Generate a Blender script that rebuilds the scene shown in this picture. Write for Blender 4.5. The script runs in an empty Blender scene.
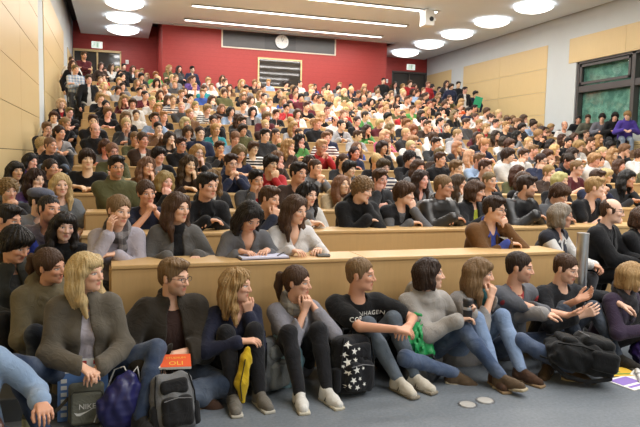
import bpy, bmesh, math, random, colorsys
import numpy as np
from mathutils import Matrix, Vector

sc = bpy.context.scene
COL = sc.collection

# ------------------------------------------------------------------ camera, world, exposure
def cam_setup():
    yaw, pitch, roll = math.radians(18.266), math.radians(4.923), math.radians(1.151)
    cy, sy, cp, sp = math.cos(yaw), math.sin(yaw), math.cos(pitch), math.sin(pitch)
    fwd = Vector((sy * cp, cy * cp, -sp)); right = Vector((cy, -sy, 0)); up = right.cross(fwd)
    r2 = right * math.cos(roll) + up * math.sin(roll)
    u2 = -right * math.sin(roll) + up * math.cos(roll)
    cd = bpy.data.cameras.new('camera'); co = bpy.data.objects.new('camera', cd); COL.objects.link(co)
    m = Matrix((r2, u2, -fwd)).transposed().to_4x4(); m.translation = Vector((0, 0, 1.66))
    co.matrix_world = m
    cd.sensor_width = 36.0; cd.lens = 620.0 / 640.0 * 36.0; cd.clip_start = .05; cd.clip_end = 100
    sc.camera = co
cam_setup()
w = bpy.data.worlds.new('world'); sc.world = w; w.use_nodes = True
w.node_tree.nodes['Background'].inputs[0].default_value = (.9, .93, 1, 1)
w.node_tree.nodes['Background'].inputs[1].default_value = .05
sc.view_settings.view_transform = 'Standard'
try: sc.view_settings.look = 'None'
except Exception: pass
sc.view_settings.gamma = 1.0
sc.view_settings.use_curve_mapping = False
sc.view_settings.exposure = 0.0
sc.cycles.max_bounces = 6; sc.cycles.diffuse_bounces = 5; sc.cycles.glossy_bounces = 2
sc.cycles.transmission_bounces = 4; sc.cycles.caustics_reflective = False; sc.cycles.caustics_refractive = False
CEIL = 6.542

def area(name, loc, sx, sy, power, color=(1, .93, .82), rot=(0, 0, 0)):
    l = bpy.data.lights.new(name, 'AREA'); l.shape = 'RECTANGLE'; l.size = sx; l.size_y = sy
    l.energy = power; l.color = color
    o = bpy.data.objects.new(name, l); COL.objects.link(o); o.location = loc; o.rotation_euler = rot
    return o
# ceiling lamps over the stage and the front rows (above and behind the frame)
for yy, pw in ((16.17, 230), (13.93, 230), (11.69, 240), (9.45, 240), (6.4, 280), (3.2, 330), (.2, 310), (-2.2, 230)):
    area('ceiling_light', (6.16, yy, CEIL - .10), 7.548, 0.17 if yy > 6 else .5, pw, (1, .975, .945))
# the strips and domes seen in the picture
for yy in (22.863, 20.659, 18.407):
    area('tube_light', (6.16, yy, CEIL - .10), 7.55, .17, 185, (1, .975, .94))
for dx in (0.304, 12.247):
    for yy in (16.544, 18.784, 21.073, 23.264, 25.48):
        area('dome_light', (dx, yy, CEIL - .23), .67, .67, 36 if dx < 1 else 28, (1, .975, .94))
# ------------------------------------------------------------------ distance-field modelling
A = lambda *v: np.array(v, float)
def nrm(v):
    v = np.asarray(v, float); return v / (np.linalg.norm(v) + 1e-12)
def Rx(a): c, s = math.cos(a), math.sin(a); return np.array([[1, 0, 0], [0, c, -s], [0, s, c]])
def Ry(a): c, s = math.cos(a), math.sin(a); return np.array([[c, 0, s], [0, 1, 0], [-s, 0, c]])
def Rz(a): c, s = math.cos(a), math.sin(a); return np.array([[c, -s, 0], [s, c, 0], [0, 0, 1]])
D2R = math.pi / 180

class Sdf:
    def __init__(s): s.p = []
    def cap(s, a, b, ra, rb=None, k=.02, op='u'):
        rb = ra if rb is None else rb
        a = np.asarray(a, float); b = np.asarray(b, float)
        lo = np.minimum(a - ra, b - rb); hi = np.maximum(a + ra, b + rb)
        def f(P):
            ba = b - a; L = float(ba @ ba) + 1e-12
            q = [P[i] - a[i] for i in range(3)]
            t = np.clip((q[0] * ba[0] + q[1] * ba[1] + q[2] * ba[2]) / L, 0, 1)
            return np.sqrt((q[0] - t * ba[0]) ** 2 + (q[1] - t * ba[1]) ** 2 + (q[2] - t * ba[2]) ** 2) - (ra + (rb - ra) * t)
        s.p.append((f, lo, hi, k, op)); return s
    def chain(s, pts, rs, k=.02, op='u'):
        for i in range(len(pts) - 1):
            s.cap(pts[i], pts[i + 1], rs[i] if hasattr(rs, '__len__') else rs, rs[i + 1] if hasattr(rs, '__len__') else rs, k, op)
        return s
    def ell(s, c, r, R=None, k=.02, op='u'):
        c = np.asarray(c, float); r = np.asarray(r, float) * np.ones(3); R = np.eye(3) if R is None else R
        e = np.sqrt(((R * r[None, :]) ** 2).sum(1))
        def f(P):
            q = [P[i] - c[i] for i in range(3)]
            l = [(R[0, j] * q[0] + R[1, j] * q[1] + R[2, j] * q[2]) for j in range(3)]
            k0 = np.sqrt(sum((l[j] / r[j]) ** 2 for j in range(3)))
            k1 = np.sqrt(sum((l[j] / r[j] ** 2) ** 2 for j in range(3))) + 1e-9
            return k0 * (k0 - 1) / k1
        s.p.append((f, c - e, c + e, k, op)); return s
    def box(s, c, hs, R=None, rad=.01, k=.01, op='u'):
        c = np.asarray(c, float); hs = np.asarray(hs, float); R = np.eye(3) if R is None else R
        e = np.abs(R) @ hs
        def f(P):
            q = [P[i] - c[i] for i in range(3)]
            l = [np.abs(R[0, j] * q[0] + R[1, j] * q[1] + R[2, j] * q[2]) - hs[j] + rad for j in range(3)]
            out = np.sqrt(sum(np.maximum(x, 0) ** 2 for x in l))
            return out + np.minimum(np.maximum(np.maximum(l[0], l[1]), l[2]), 0) - rad
        s.p.append((f, c - e, c + e, k, op)); return s
    def fn(s, f, lo, hi, k=.005, op='s'):
        s.p.append((f, np.asarray(lo, float), np.asarray(hi, float), k, op)); return s
    def at(s, V):
        """distance at points V (n x 3)"""
        P = [V[:, 0], V[:, 1], V[:, 2]]
        D = np.full(len(V), 9.0)
        for f, lo, hi, k, op in s.p: D = _comb(D, f(P), k, op)
        return D
    def grid(s, h, noise=None):
        us = [q for q in s.p if q[4] == 'u']
        lo = np.min([q[1] for q in us], 0) - 3 * h - .03; hi = np.max([q[2] for q in us], 0) + 3 * h + .03
        n = np.ceil((hi - lo) / h).astype(int) + 1
        ax = [lo[i] + h * np.arange(n[i]) for i in range(3)]
        D = np.full(n, .5, np.float32)
        for f, l, u, k, op in s.p:
            pad = max(.03, k * 1.2) + 2 * h
            i0 = np.maximum(np.floor((l - pad - lo) / h).astype(int), 0)
            i1 = np.minimum(np.ceil((u + pad - lo) / h).astype(int) + 1, n)
            if (i1 <= i0).any(): continue
            P = [ax[0][i0[0]:i1[0]][:, None, None], ax[1][i0[1]:i1[1]][None, :, None], ax[2][i0[2]:i1[2]][None, None, :]]
            sl = tuple(slice(a, b) for a, b in zip(i0, i1))
            D[sl] = _comb(D[sl], f(P), k, op)
        if noise is not None:
            P = [ax[0][:, None, None], ax[1][None, :, None], ax[2][None, None, :]]
            m = np.abs(D) < .06
            D = D + np.where(m, noise(P), 0)
        return D, lo
    def mesh(s, h, noise=None):
        D, lo = s.grid(h, noise); return surf_nets(D, lo, h)

def _comb(a, b, k, op):
    if op == 'u':
        if k <= 0: return np.minimum(a, b)
        return np.minimum(a, b) - np.maximum(k - np.abs(a - b), 0) ** 2 / (4 * k)
    b = -b if op == 's' else b          # 's' subtract, 'i' intersect
    if k <= 0: return np.maximum(a, b)
    return np.maximum(a, b) + np.maximum(k - np.abs(a - b), 0) ** 2 / (4 * k)

def surf_nets(D, lo, h):
    S = D < 0
    nx, ny, nz = D.shape
    cnt = np.zeros((nx - 1, ny - 1, nz - 1), np.int8)
    for i in (0, 1):
        for j in (0, 1):
            for k in (0, 1):
                cnt += S[i:nx - 1 + i, j:ny - 1 + j, k:nz - 1 + k]
    act = (cnt > 0) & (cnt < 8)
    idx = np.argwhere(act)
    vid = np.full(act.shape, -1, np.int32); vid[act] = np.arange(len(idx))
    cor = [(i, j, k) for i in (0, 1) for j in (0, 1) for k in (0, 1)]
    val = np.stack([D[idx[:, 0] + c[0], idx[:, 1] + c[1], idx[:, 2] + c[2]] for c in cor], 1)
    acc = np.zeros((len(idx), 3)); num = np.zeros(len(idx))
    for a in range(8):
        for b in range(a + 1, 8):
            ca, cb = np.array(cor[a]), np.array(cor[b])
            if np.abs(ca - cb).sum() != 1: continue
            va, vb = val[:, a], val[:, b]
            m = (va < 0) != (vb < 0)
            t = np.where(m, va / np.where(va == vb, 1, va - vb), 0)
            acc += np.where(m[:, None], ca + t[:, None] * (cb - ca), 0); num += m
    V = lo + (idx + acc / num[:, None]) * h
    F = []
    for ax in range(3):
        o1, o2 = [(1, 2), (2, 0), (0, 1)][ax]
        sl0 = [slice(None)] * 3; sl1 = [slice(None)] * 3
        sl0[ax] = slice(0, -1); sl1[ax] = slice(1, None)
        e = S[tuple(sl0)] != S[tuple(sl1)]
        q = np.argwhere(e)
        q = q[(q[:, o1] > 0) & (q[:, o2] > 0) & (q[:, o1] < D.shape[o1] - 1) & (q[:, o2] < D.shape[o2] - 1)]
        if not len(q): continue
        sgn = S[q[:, 0], q[:, 1], q[:, 2]]
        u = np.zeros(3, int); u[o1] = 1; v = np.zeros(3, int); v[o2] = 1
        g = lambda d: vid[q[:, 0] - d[0], q[:, 1] - d[1], q[:, 2] - d[2]]
        a, b, c, d = g(u + v), g(v), g(u * 0), g(u)
        quad = np.stack([a, b, c, d], 1)
        quad[~sgn] = quad[~sgn][:, ::-1]
        F.append(quad)
    return V, np.concatenate(F)

def wrinkle(amp, fr, seed, stretch=(1, 1, 1)):
    r = np.random.RandomState(seed); W = [r.normal(size=3) * fr * np.array(stretch) for _ in range(5)]; ph = r.rand(5) * 6.28
    def f(P):
        s = 0
        for i in range(4):
            x = P[0] * W[i][0] + P[1] * W[i][1] + P[2] * W[i][2] + ph[i]
            s = s + np.sin(x + 1.5 * np.sin(P[0] * W[i + 1][1] * .6 + P[1] * W[i + 1][2] * .6 + P[2] * W[i + 1][0] * .6))
        return (amp / 3 * s).astype(np.float32)
    return f

def to_mesh(name, VF, mat=None, hco=None, smooth=True):
    V, F = VF
    me = bpy.data.meshes.new(name)
    me.vertices.add(len(V)); me.vertices.foreach_set('co', np.asarray(V, np.float32).ravel())
    n = F.shape[1]
    me.loops.add(F.size); me.loops.foreach_set('vertex_index', F.astype(np.int32).ravel())
    me.polygons.add(len(F)); me.polygons.foreach_set('loop_start', np.arange(0, F.size, n, dtype=np.int32))
    me.polygons.foreach_set('use_smooth', np.full(len(F), smooth))
    if hco is not None:
        at = me.attributes.new('hco', 'FLOAT_VECTOR', 'POINT'); at.data.foreach_set('vector', hco.astype(np.float32).ravel())
    me.update(); me.validate()
    me.materials.append(mat)
    return me
# ------------------------------------------------------------------ people
def ik(a, t, l1, l2, pole):
    a = np.asarray(a, float); t = np.asarray(t, float)
    v = t - a; d = np.linalg.norm(v); dmax = (l1 + l2) * .995
    if d > dmax: t = a + v / d * dmax; d = dmax
    dmin = abs(l1 - l2) + .06
    if d < dmin: t = a + nrm(v) * dmin; d = dmin
    u = nrm(t - a); x = (l1 * l1 - l2 * l2 + d * d) / (2 * d); hh = math.sqrt(max(l1 * l1 - x * x, 0))
    p = np.asarray(pole, float); p = nrm(p - (p @ u) * u)
    return a + u * x + p * hh, t

def skeleton(p):
    """p: seat height, lean / side / twist of the trunk, head (yaw, pitch, roll), hands, feet. The figure faces -Y; +X is its own left."""
    fem = p.get('f', 0); k = {}
    P = A(0, 0, p.get('seat', .40) + .09) + A(*p.get('shift', (0, 0, 0)))
    ln, sd = p.get('lean', 10) * D2R, p.get('side', 0) * D2R
    up = lambda a, b: nrm(A(math.sin(b), -math.sin(a), math.cos(a)))
    u1, u2, u3 = up(ln * .75, sd * .6), up(ln * 1.2, sd), up(ln * .7, sd * .5)
    C = P + u1 * .26; N = C + u2 * (.235 if not fem else .225)
    tx = Rz(p.get('twist', 0) * D2R) @ A(1, 0, 0); tx = nrm(tx - (tx @ u2) * u2)
    ty = np.cross(u2, tx); Rc = np.stack([tx, ty, u2], 1)
    hy, hp, hr = p.get('head', (0, 0, 0))
    Rh = Rz(hy * D2R) @ Rx(hp * D2R) @ Ry(hr * D2R)
    H = N + u3 * .165 - ty * .012 + Rh @ A(0, -.012, .01) + A(*p.get('hoff', (0, 0, 0)))
    sw = .168 if not fem else .148
    hw = .085 if not fem else .09
    k.update(P=P, C=C, N=N, u1=u1, u2=u2, Rc=Rc, Rh=Rh, H=H, fem=fem)
    W = P + u1 * .13
    k['W'] = W
    k['sh'] = {}; k['el'] = {}; k['wr'] = {}; k['hand'] = {}
    for s in (1, -1):
        S_ = N - u2 * .055 + tx * s * sw
        hd = p.get('hands', {}).get(s, ((.14, -.30, P[2] + .02), (-.3 * s, -1, -.1), (0, 0, -1), .35))
        t = np.asarray(hd[0], float)
        if len(hd) > 4 and hd[4] == 'head': t = H + Rh @ t
        if len(hd) > 4 and hd[4] == 'abs0': pass
        pole = p.get('pole', {}).get(s, (s * .7, .25, -.8))
        e, wv = ik(S_, t, .285, .255, pole)
        k['sh'][s] = S_; k['el'][s] = e; k['wr'][s] = wv
        d = nrm(hd[1]); n = np.asarray(hd[2], float); n = nrm(n - (n @ d) * d)
        k['hand'][s] = (d, n, hd[3])
    k['hip'] = {}; k['kn'] = {}; k['an'] = {}; k['toe'] = {}
    for s in (1, -1):
        hp_ = P + A(s * hw, -.01, -.005)
        ft = p.get('feet', {}).get(s, ((s * .11, -.43, .08), 0))
        kp = p.get('kpole', {}).get(s, (s * .12, -.6, .8))
        kn, an = ik(hp_, A(*ft[0]), .43, .42, kp)
        k['hip'][s] = hp_; k['kn'][s] = kn; k['an'][s] = an
        a = ft[1] * D2R; pit = (ft[2] if len(ft) > 2 else 0) * D2R
        k['toe'][s] = Rz(a) @ Rx(pit)
    return k

def head_sdf(S, H, R, fem, wide=1.0):
    q = lambda x, y, z: H + R @ A(x, y, z)
    w = wide * (.96 if fem else 1)
    S.ell(q(0, .012, .032), (.074 * w, .093, .084), R, 0)
    S.ell(q(0, -.022, -.028), (.060 * w, .066, .083), R, .03)
    S.ell(q(0, -.032, -.076), ((.044 if fem else .050) * w, .048, .032), R, .025)
    S.ell(q(0, -.070, -.098), (.018 if fem else .023, .016, .014), R, .02)
    for s in (1, -1):
        S.ell(q(s * .036, -.068, -.022), (.021, .017, .018), R, .02)
        S.ell(q(s * .073 * w, .012, -.006), (.010, .019, .030), R @ Rz(s * .35), .006)
    S.cap(q(-.030, -.076, .020), q(.030, -.076, .020), .012 if fem else .0145, None, .014)
    for s in (1, -1): S.ell(q(s * .032, -.100, .002), (.017, .016, .011), R, .012, 's')
    for s in (1, -1): S.ell(q(s * .032, -.0735, .002), (.0135, .0125, .0105), R, .003)
    S.cap(q(0, -.086, .010), q(0, -.106, -.030), .0075, .0115, .012)
    for s in (1, -1): S.ell(q(s * .011, -.094, -.034), (.0085, .011, .0075), R, .006)
    S.cap(q(-.016, -.083, -.058), q(.016, -.083, -.058), .0065, None, .006)
    S.cap(q(-.013, -.082, -.069), q(.013, -.082, -.069), .0072, None, .005)

def hand_sdf(S, wr, d, n, s, curl, sc_=1.0, fat=1.0):
    x = np.cross(d, n) if s < 0 else np.cross(n, d)      # towards the thumb
    r0 = .0088 * fat * sc_
    for i in range(4):
        kn = wr + d * (.086 - .004 * (i == 3)) * sc_ + x * (.031 - .0208 * i) * sc_
        S.cap(wr + d * .012 + x * (.014 - .009 * i), kn, .0145 * sc_, .0115 * sc_, .012)
        L = (.070, .079, .073, .056)[i] * sc_; fan = x * (.10 - .075 * i)
        a = curl * (52 + 5 * i) * D2R; b = kn; ang = 0
        for j, fr in enumerate((.44, .31, .25)):
            ang += a * (1.0, 1.25, .8)[j]
            e = b + (nrm(d + fan) * math.cos(ang) + n * math.sin(ang)) * L * fr
            S.cap(b, e, r0 * (1 - .1 * j), r0 * (.9 - .1 * j), .0035); b = e
    b = wr + d * .022 * sc_ + x * .024 * sc_ + n * .006
    S.cap(wr + d * .01 + x * .012, b, .016 * sc_, .0145 * sc_, .012)
    for L, v in ((.040, d * .75 + x * .55 + n * .25), (.030, d * .9 + x * .25 + n * (.2 + .35 * curl)), (.024, d * .9 - x * .05 * curl + n * (.2 + .5 * curl))):
        e = b + nrm(v) * L * sc_
        S.cap(b, e, .0118 * fat * sc_, .0096 * fat * sc_, .006); b = e

def body_mesh(k, h, hands=True, fat=1.0, legs=False):
    S = Sdf(); Hd = Sdf()
    head_sdf(S, k['H'], k['Rh'], k['fem']); head_sdf(Hd, k['H'], k['Rh'], k['fem'])
    nr = .046 if k['fem'] else .055
    tx, ty, u = k['Rc'].T
    S.cap(k['H'] + k['Rh'] @ A(0, .018, -.055), k['N'] + ty * .012 - u * .02, nr, nr + .004, .018)
    S.cap(k['N'] - u * .02, k['N'] - u * .05, nr, nr + .02, .03)
    S.cap(k['sh'][-1] + tx * .06 - u * .01, k['sh'][1] - tx * .06 - u * .01, .040, None, .03)
    S.cap(k['N'] - u * .08 - ty * .005, k['P'], .075, None, .05)
    for s in (1, -1):
        S.cap(k['sh'][s], k['el'][s], .040 * fat, .036 * fat, .02)
        S.cap(k['el'][s], k['wr'][s], .037 * fat, .0255 * fat, .01)
        if hands: hand_sdf(S, k['wr'][s], *k['hand'][s][:2], s, k['hand'][s][2], .94 if k['fem'] else 1.0, max(1, h / .0055))
        if legs:
            S.cap(k['hip'][s], k['kn'][s], .06, .04, .03); S.cap(k['kn'][s], k['an'][s], .045, .03, .02)
            S.cap(k['an'][s], k['an'][s] + k['toe'][s] @ A(0, -.12, -.05), .035, .025, .02)
    V, F = S.mesh(h)
    hc = (V - k['H']) @ k['Rh']
    dh = Hd.at(V)
    hc[np.abs(dh) > .0045] = (9, 9, 9)
    return (V, F), hc

def top_mesh(k, h, o, seed=0):
    """o: sleeve (0-1 shoulder to elbow, 1-2 elbow to wrist), th thickness, neck kind, open width, hood, len below the waist"""
    S = Sdf(); th = o.get('th', .014); fem = k['fem']; g = o.get('fat', 0.0)
    tx, ty, u = k['Rc'].T; N, C, W, P = k['N'], k['C'], k['W'], k['P']
    ww = .058 if fem else .075
    S.cap(k['sh'][-1] + tx * .03, k['sh'][1] - tx * .03, .056 + th, None, .05)
    S.cap(N - u * .01, N - u * .06, .050 + th, .075 + th, .06)
    S.cap(C - tx * (.06 if fem else .075) + u * .05 - ty * .005, C + tx * (.06 if fem else .075) + u * .05 - ty * .005, .095 + th + g, None, .06)
    S.cap(W - tx * ww, W + tx * ww, .088 + th + g * 1.3, None, .09)
    S.cap(C + u * .02, W, .10 + th + g, .095 + th + g, .06)
    hemw = .072 if fem else .07
    hem = P + (-k['u1']) * o.get('len', .0)
    S.cap(hem - tx * hemw, hem + tx * hemw, .105 + th + g, None, .08)
    S.cap(W, hem, .09 + th + g, .10 + th + g, .06)
    if fem:
        for s in (1, -1): S.ell(C + tx * s * .068 - ty * .088 + u * .035, (.058 + th * .5, .05 + th * .5, .058 + th * .5), k['Rc'], .05)
    sl = o.get('sleeve', 2.0)
    for s in (1, -1):
        a, e, wv = k['sh'][s], k['el'][s], k['wr'][s]
        sr = o.get('slr', 0)
        t1 = min(sl, 1.0)
        S.cap(a, a + (e - a) * t1, .050 + th + sr, .050 + th + sr - .007 * t1 + (.008 if sl < 1 else 0), .035)
        if sl > 1:
            t2 = sl - 1
            S.cap(e, e + (wv - e) * t2, .043 + th + sr, .043 + th + sr - .013 * t2, .03)
            if o.get('cuff', 1): S.cap(e + (wv - e) * (t2 - .06), e + (wv - e) * t2, .034 + th + sr, None, .012)
    nk = o.get('neck', 'crew')
    ring = lambda rad, r, dz, tilt, k_=.012, front=1.0: [N + tx * rad * math.sin(a) - ty * (rad * math.cos(a) * front - .008) + u * (dz - tilt * math.cos(a)) for a in np.linspace(0, 2 * math.pi, 15)]
    if nk == 'turtle': S.chain(ring(.058, 0, .035, .012), .020, .01); S.chain(ring(.060, 0, .012, .012), .022, .02)
    if nk == 'collar':
        pts = [N + tx * .066 * math.sin(a) - ty * (.072 * math.cos(a) - .008) + u * (.022 - .030 * math.cos(a)) for a in np.linspace(.35, 2 * math.pi - .35, 13)]
        S.chain(pts, .013, .01)
        for s in (1, -1): S.cap(pts[0 if s > 0 else -1], N + tx * s * .062 - ty * .098 - u * .06, .010, .012, .01)
    if nk == 'stand':
        pts = [N + tx * .076 * math.sin(a) - ty * (.084 * math.cos(a) - .012) + u * (.03 - .030 * math.cos(a)) for a in np.linspace(.42, 2 * math.pi - .42, 13)]
        S.chain(pts, .017, .012); S.chain([q - u * .03 for q in pts], .02, .02)
    if nk == 'hood':
        pts = [N + tx * .088 * math.sin(a) - ty * (.092 * math.cos(a) - .015) + u * (.016 - .045 * math.cos(a)) for a in np.linspace(.3, 2 * math.pi - .3, 13)]
        S.chain(pts, .026, .02)
        S.ell(N + ty * .105 - u * .015, (.125, .055, .085), k['Rc'], .04)
    if nk == 'lapel':
        for s in (1, -1):
            S.chain([N + tx * s * .055 + ty * .05 + u * .03, N + tx * s * .078 + u * .02, N + tx * s * .075 - ty * .075 - u * .045, N + tx * s * .040 - ty * .120 - u * .17], [.013, .015, .018, .010], .012)
    # cut the neck hole / opening in chest coordinates
    Rc = k['Rc']
    loc = lambda Q: [sum(Rc[i, j] * (Q[i] - N[i]) for i in range(3)) for j in range(3)]
    if nk in ('v', 'collar', 'lapel') or o.get('vneck'):
        dep = o.get('vdeep', .13)
        def fv(Q):
            l = loc(Q); wz = np.clip((l[2] + dep) / dep, 0, 1.5) * .052
            return np.maximum(np.abs(l[0]) - wz, np.maximum(l[1] + .01, -(l[2] + dep))) * .8
        if nk != 'collar' or o.get('vneck'): S.fn(fv, N - .3, N + .3, .004)
    if o.get('open') is not None:
        w0, w1 = o['open']
        def fo(Q):
            l = loc(Q)
            return np.maximum(np.abs(l[0] + .12 * 0) - (w0 + w1 * np.clip(-l[2], 0, .6)), l[1] + .02) * .8
        S.fn(fo, np.minimum(N, P) - .4, np.maximum(N, P) + .4, .004)
    if o.get('hollow', 1):
        # leave the cloth as a shell round the neck so that the throat shows
        S.cap(k['H'] + k['Rh'] @ A(0, .018, -.06), N + ty * .012 - u * .005, (.047 if fem else .056), (.050 if fem else .060), .006, 's')
        if nk in ('crew', 'v', 'lapel'): S.ell(N - ty * .035 + u * .005, (.06, .055, .045 if nk == 'crew' else .06), Rc, .006, 's')
    return S.mesh(h, wrinkle(o.get('wr', .0045), 16, seed))

def legs_mesh(k, h, o, seed=0):
    S = Sdf(); th = o.get('th', .0); fem = k['fem']; P = k['P']
    S.cap(P + A(-.07, 0, 0), P + A(.07, 0, 0), .112 + th, None, .03)
    S.cap(P + k['u1'] * .02, P + k['u1'] * .10, .11, .10, .05)
    for s in (1, -1):
        hp_, kn, an = k['hip'][s], k['kn'][s], k['an'][s]
        S.cap(hp_, kn, (.090 if not fem else .086) + th, .062 + th, .035)
        mid = kn + (an - kn) * .35
        S.cap(kn, mid, .060 + th, .056 + th, .02); S.cap(mid, kn + (an - kn) * o.get('cut', .98), .057 + th, .043 + th * 2, .02)
    return S.mesh(h, wrinkle(o.get('wr', .004), 18, seed + 3))

def shoe_meshes(k, h, s):
    an, R = k['an'][s], k['toe'][s]
    q = lambda x, y, z: an + R @ A(x, y, z)
    U = Sdf()
    U.cap(q(0, .02, .0), q(0, .025, -.045), .042, .040, .02); U.cap(q(0, .02, -.045), q(.0, -.09, -.048), .036, .038, .03)
    U.cap(q(0, -.09, -.05), q(.005 * s, -.15, -.056), .041, .034, .03); U.cap(q(0, .0, .0), q(0, -.10, -.035), .034, .026, .02)
    U.box(q(0, -.06, -.14), (.2, .3, .07), R, 0, 0, 's')
    U.cap(q(0, .01, .10), q(0, .01, .012), .034, None, .004, 's')
    So = Sdf(); So.box(q(0, -.065, -.073), (.040, .125, .0105), R, .009, .0)
    So.cap(q(0, -.13, -.073), q(0, -.155, -.073), .036, .033, .02); So.box(q(0, -.06, -.12), (.2, .3, .037), R, 0, 0, 's'); So.box(q(0, -.06, -.02), (.2, .3, .041), R, 0, 0, 's')
    return U.mesh(h), So.mesh(h)

# ---- hair, in head coordinates
def hair_mesh(kind, h=.006):
    S = Sdf(); seed = sum(map(ord, kind))
    infl = {'buzz': .004, 'tight': .008, 'short': .010, 'crop': .008, 'mop': .015, 'curly': .024, 'bald': .004}.get(kind, .0095)
    S.ell(A(0, .014, .034), (.0755 + infl, .094 + infl, .085 + infl * .9), None, 0)
    face = lambda zc, w=.066, zr=.085, y=-.105: S.ell(A(0, y, zc), (w, .085, zr), None, .008, 's')
    fr, amp = 80, .0035
    if kind in ('short', 'crop', 'buzz', 'bald'):
        S = Sdf(); e_ = infl - .008
        S.ell(A(0, .016, .046 + e_ * .4), (.0810 + e_, .100 + e_, .082 + e_), None, 0)
        S.ell(A(0, .060, -.012), (.060 + e_ * .5, .044 + e_, .060), None, .03)
        for s in (1, -1): S.ell(A(s * .0685, -.016, .012), (.0095, .018, .034), None, .012)
        if kind == 'short':
            S.chain([A(-.045, -.060, .092), A(-.005, -.080, .094), A(.045, -.062, .090)], [.016, .022, .016], .02)
            for j in range(7): S.cap(A(-.055 + .018 * j, -.02, .112 - .004 * abs(j - 3)), A(-.045 + .018 * j, -.062, .104 - .005 * abs(j - 3)), .020, .012, .010)
        S.ell(A(0, -.110, -.015), (.078, .062, .088), None, .006, 's')
        for s in (1, -1): S.ell(A(s * .085, .014, -.012), (.025, .022, .034), None, .006, 's')
        if kind == 'bald': S.ell(A(0, -.035, .085), (.085, .100, .075), None, .02, 's')
    elif kind in ('mop', 'fringe'):
        S.ell(A(0, -.055, .070), (.078, .055, .040), None, .03)
        for s in (1, -1): S.cap(A(s * .074, -.02, .03), A(s * .074, .01, -.035), .026, .020, .03)
        S.cap(A(0, .07, .0), A(0, .065, -.07), .060, .045, .03)
        S.ell(A(0, -.115, -.045), (.064, .075, .078), None, .012, 's'); fr = 60; amp = .006
    elif kind == 'curly':
        face(-.035, .064, .08); S.box(A(0, -.1, -.08), (.2, .10, .05), None, .01, .01, 's')
        S.cap(A(0, .07, .0), A(0, .06, -.05), .065, .05, .03)
        fr, amp = 0, .011
    elif kind in ('long', 'longfringe', 'wavy'):
        face(-.038, .060, .100)
        for s in (1, -1):
            S.chain([A(s * .055, -.045, .085), A(s * .080, -.030, .02), A(s * .086, -.015, -.07), A(s * .088, -.030, -.16), A(s * .080, -.050, -.26)], [.017, .017, .020, .026, .014], .03)
            S.chain([A(s * .06, .05, .0), A(s * .075, .04, -.10), A(s * .07, .035, -.22)], [.05, .045, .028], .04)
        S.chain([A(0, .075, .0), A(0, .080, -.10), A(0, .085, -.24)], [.06, .05, .03], .05)
        if kind == 'longfringe': S.ell(A(0, -.060, .062), (.064, .038, .036), None, .015)
        if kind == 'wavy': amp = .008; fr = 45
    elif kind in ('bob', 'bobfringe'):
        face(-.045, .058, .098)
        for s in (1, -1): S.chain([A(s * .055, -.045, .085), A(s * .084, -.025, .02), A(s * .088, -.02, -.06), A(s * .080, -.03, -.105)], [.018, .021, .024, .018], .03)
        S.chain([A(0, .075, .0), A(0, .08, -.09)], [.065, .05], .05)
        for s in (1, -1): S.cap(A(s * .06, .04, .0), A(s * .07, .035, -.09), .05, .035, .04)
        if kind == 'bobfringe': S.ell(A(0, -.062, .060), (.066, .038, .036), None, .015)
    elif kind in ('pony', 'bun'):
        face(-.036, .071, .094); S.box(A(0, -.095, -.08), (.2, .11, .065), None, .01, .01, 's')
        for s in (1, -1): S.ell(A(s * .088, .012, -.012), (.022, .024, .036), None, .006, 's')
        S.cap(A(0, .055, -.02), A(0, .05, -.045), .05, .045, .03)
        if kind == 'pony': S.chain([A(0, .105, .035), A(0, .145, .03), A(0.01, .160, -.05), A(.02, .145, -.17)], [.022, .028, .032, .012], .015)
        else: S.ell(A(0, .115, .05), (.042, .038, .042), None, .012)
        infl = .009
    elif kind in ('hat',):
        S = Sdf(); S.ell(A(0, .014, .048), (.092, .112, .092), None, 0)
        S.ell(A(0, -.12, -.055), (.09, .10, .098), None, .008, 's'); S.box(A(0, 0, -.10), (.2, .3, .10), None, 0, .008, 's')
        S.box(A(0, 0, .012), (.0001, .0001, .0001), None, 0, 0); fr, amp = 120, .0015
    elif kind == 'hood':
        S = Sdf(); S.ell(A(0, .02, .03), (.098, .118, .112), None, 0); S.cap(A(0, .05, 0), A(0, .05, -.15), .10, .10, .05)
        S.ell(A(0, -.12, -.035), (.068, .115, .108), None, .012, 's'); S.ell(A(0, .01, -.19), (.16, .2, .06), None, .01, 's'); fr, amp = 20, .003
    elif kind == 'flatcap':
        S = Sdf(); S.ell(A(0, .0, .082), (.098, .125, .045), None, 0); S.ell(A(0, .02, .06), (.090, .105, .04), None, .02)
        S.ell(A(0, -.105, .060), (.070, .060, .014), None, .012); S.box(A(0, 0, -.08), (.3, .3, .122), None, 0, .005, 's'); fr, amp = 90, .001
    def noise(P):
        th = np.arctan2(P[0], P[1] - .02)
        if fr: return (amp * (.6 * np.sin(fr * .45 * th + 14 * P[2] + 3 * np.sin(22 * P[2] + 5 * th)) + .5 * np.sin(fr * .9 * th + 25 * P[2] + 2 * np.sin(31 * P[2] + 9 * th)))).astype(np.float32)
        return (amp * np.sin(130 * P[0] + 2 * np.sin(70 * P[2])) * np.sin(125 * P[1] + 1) * np.sin(120 * P[2] + 2)).astype(np.float32)
    return S.mesh(h, noise)
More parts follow.
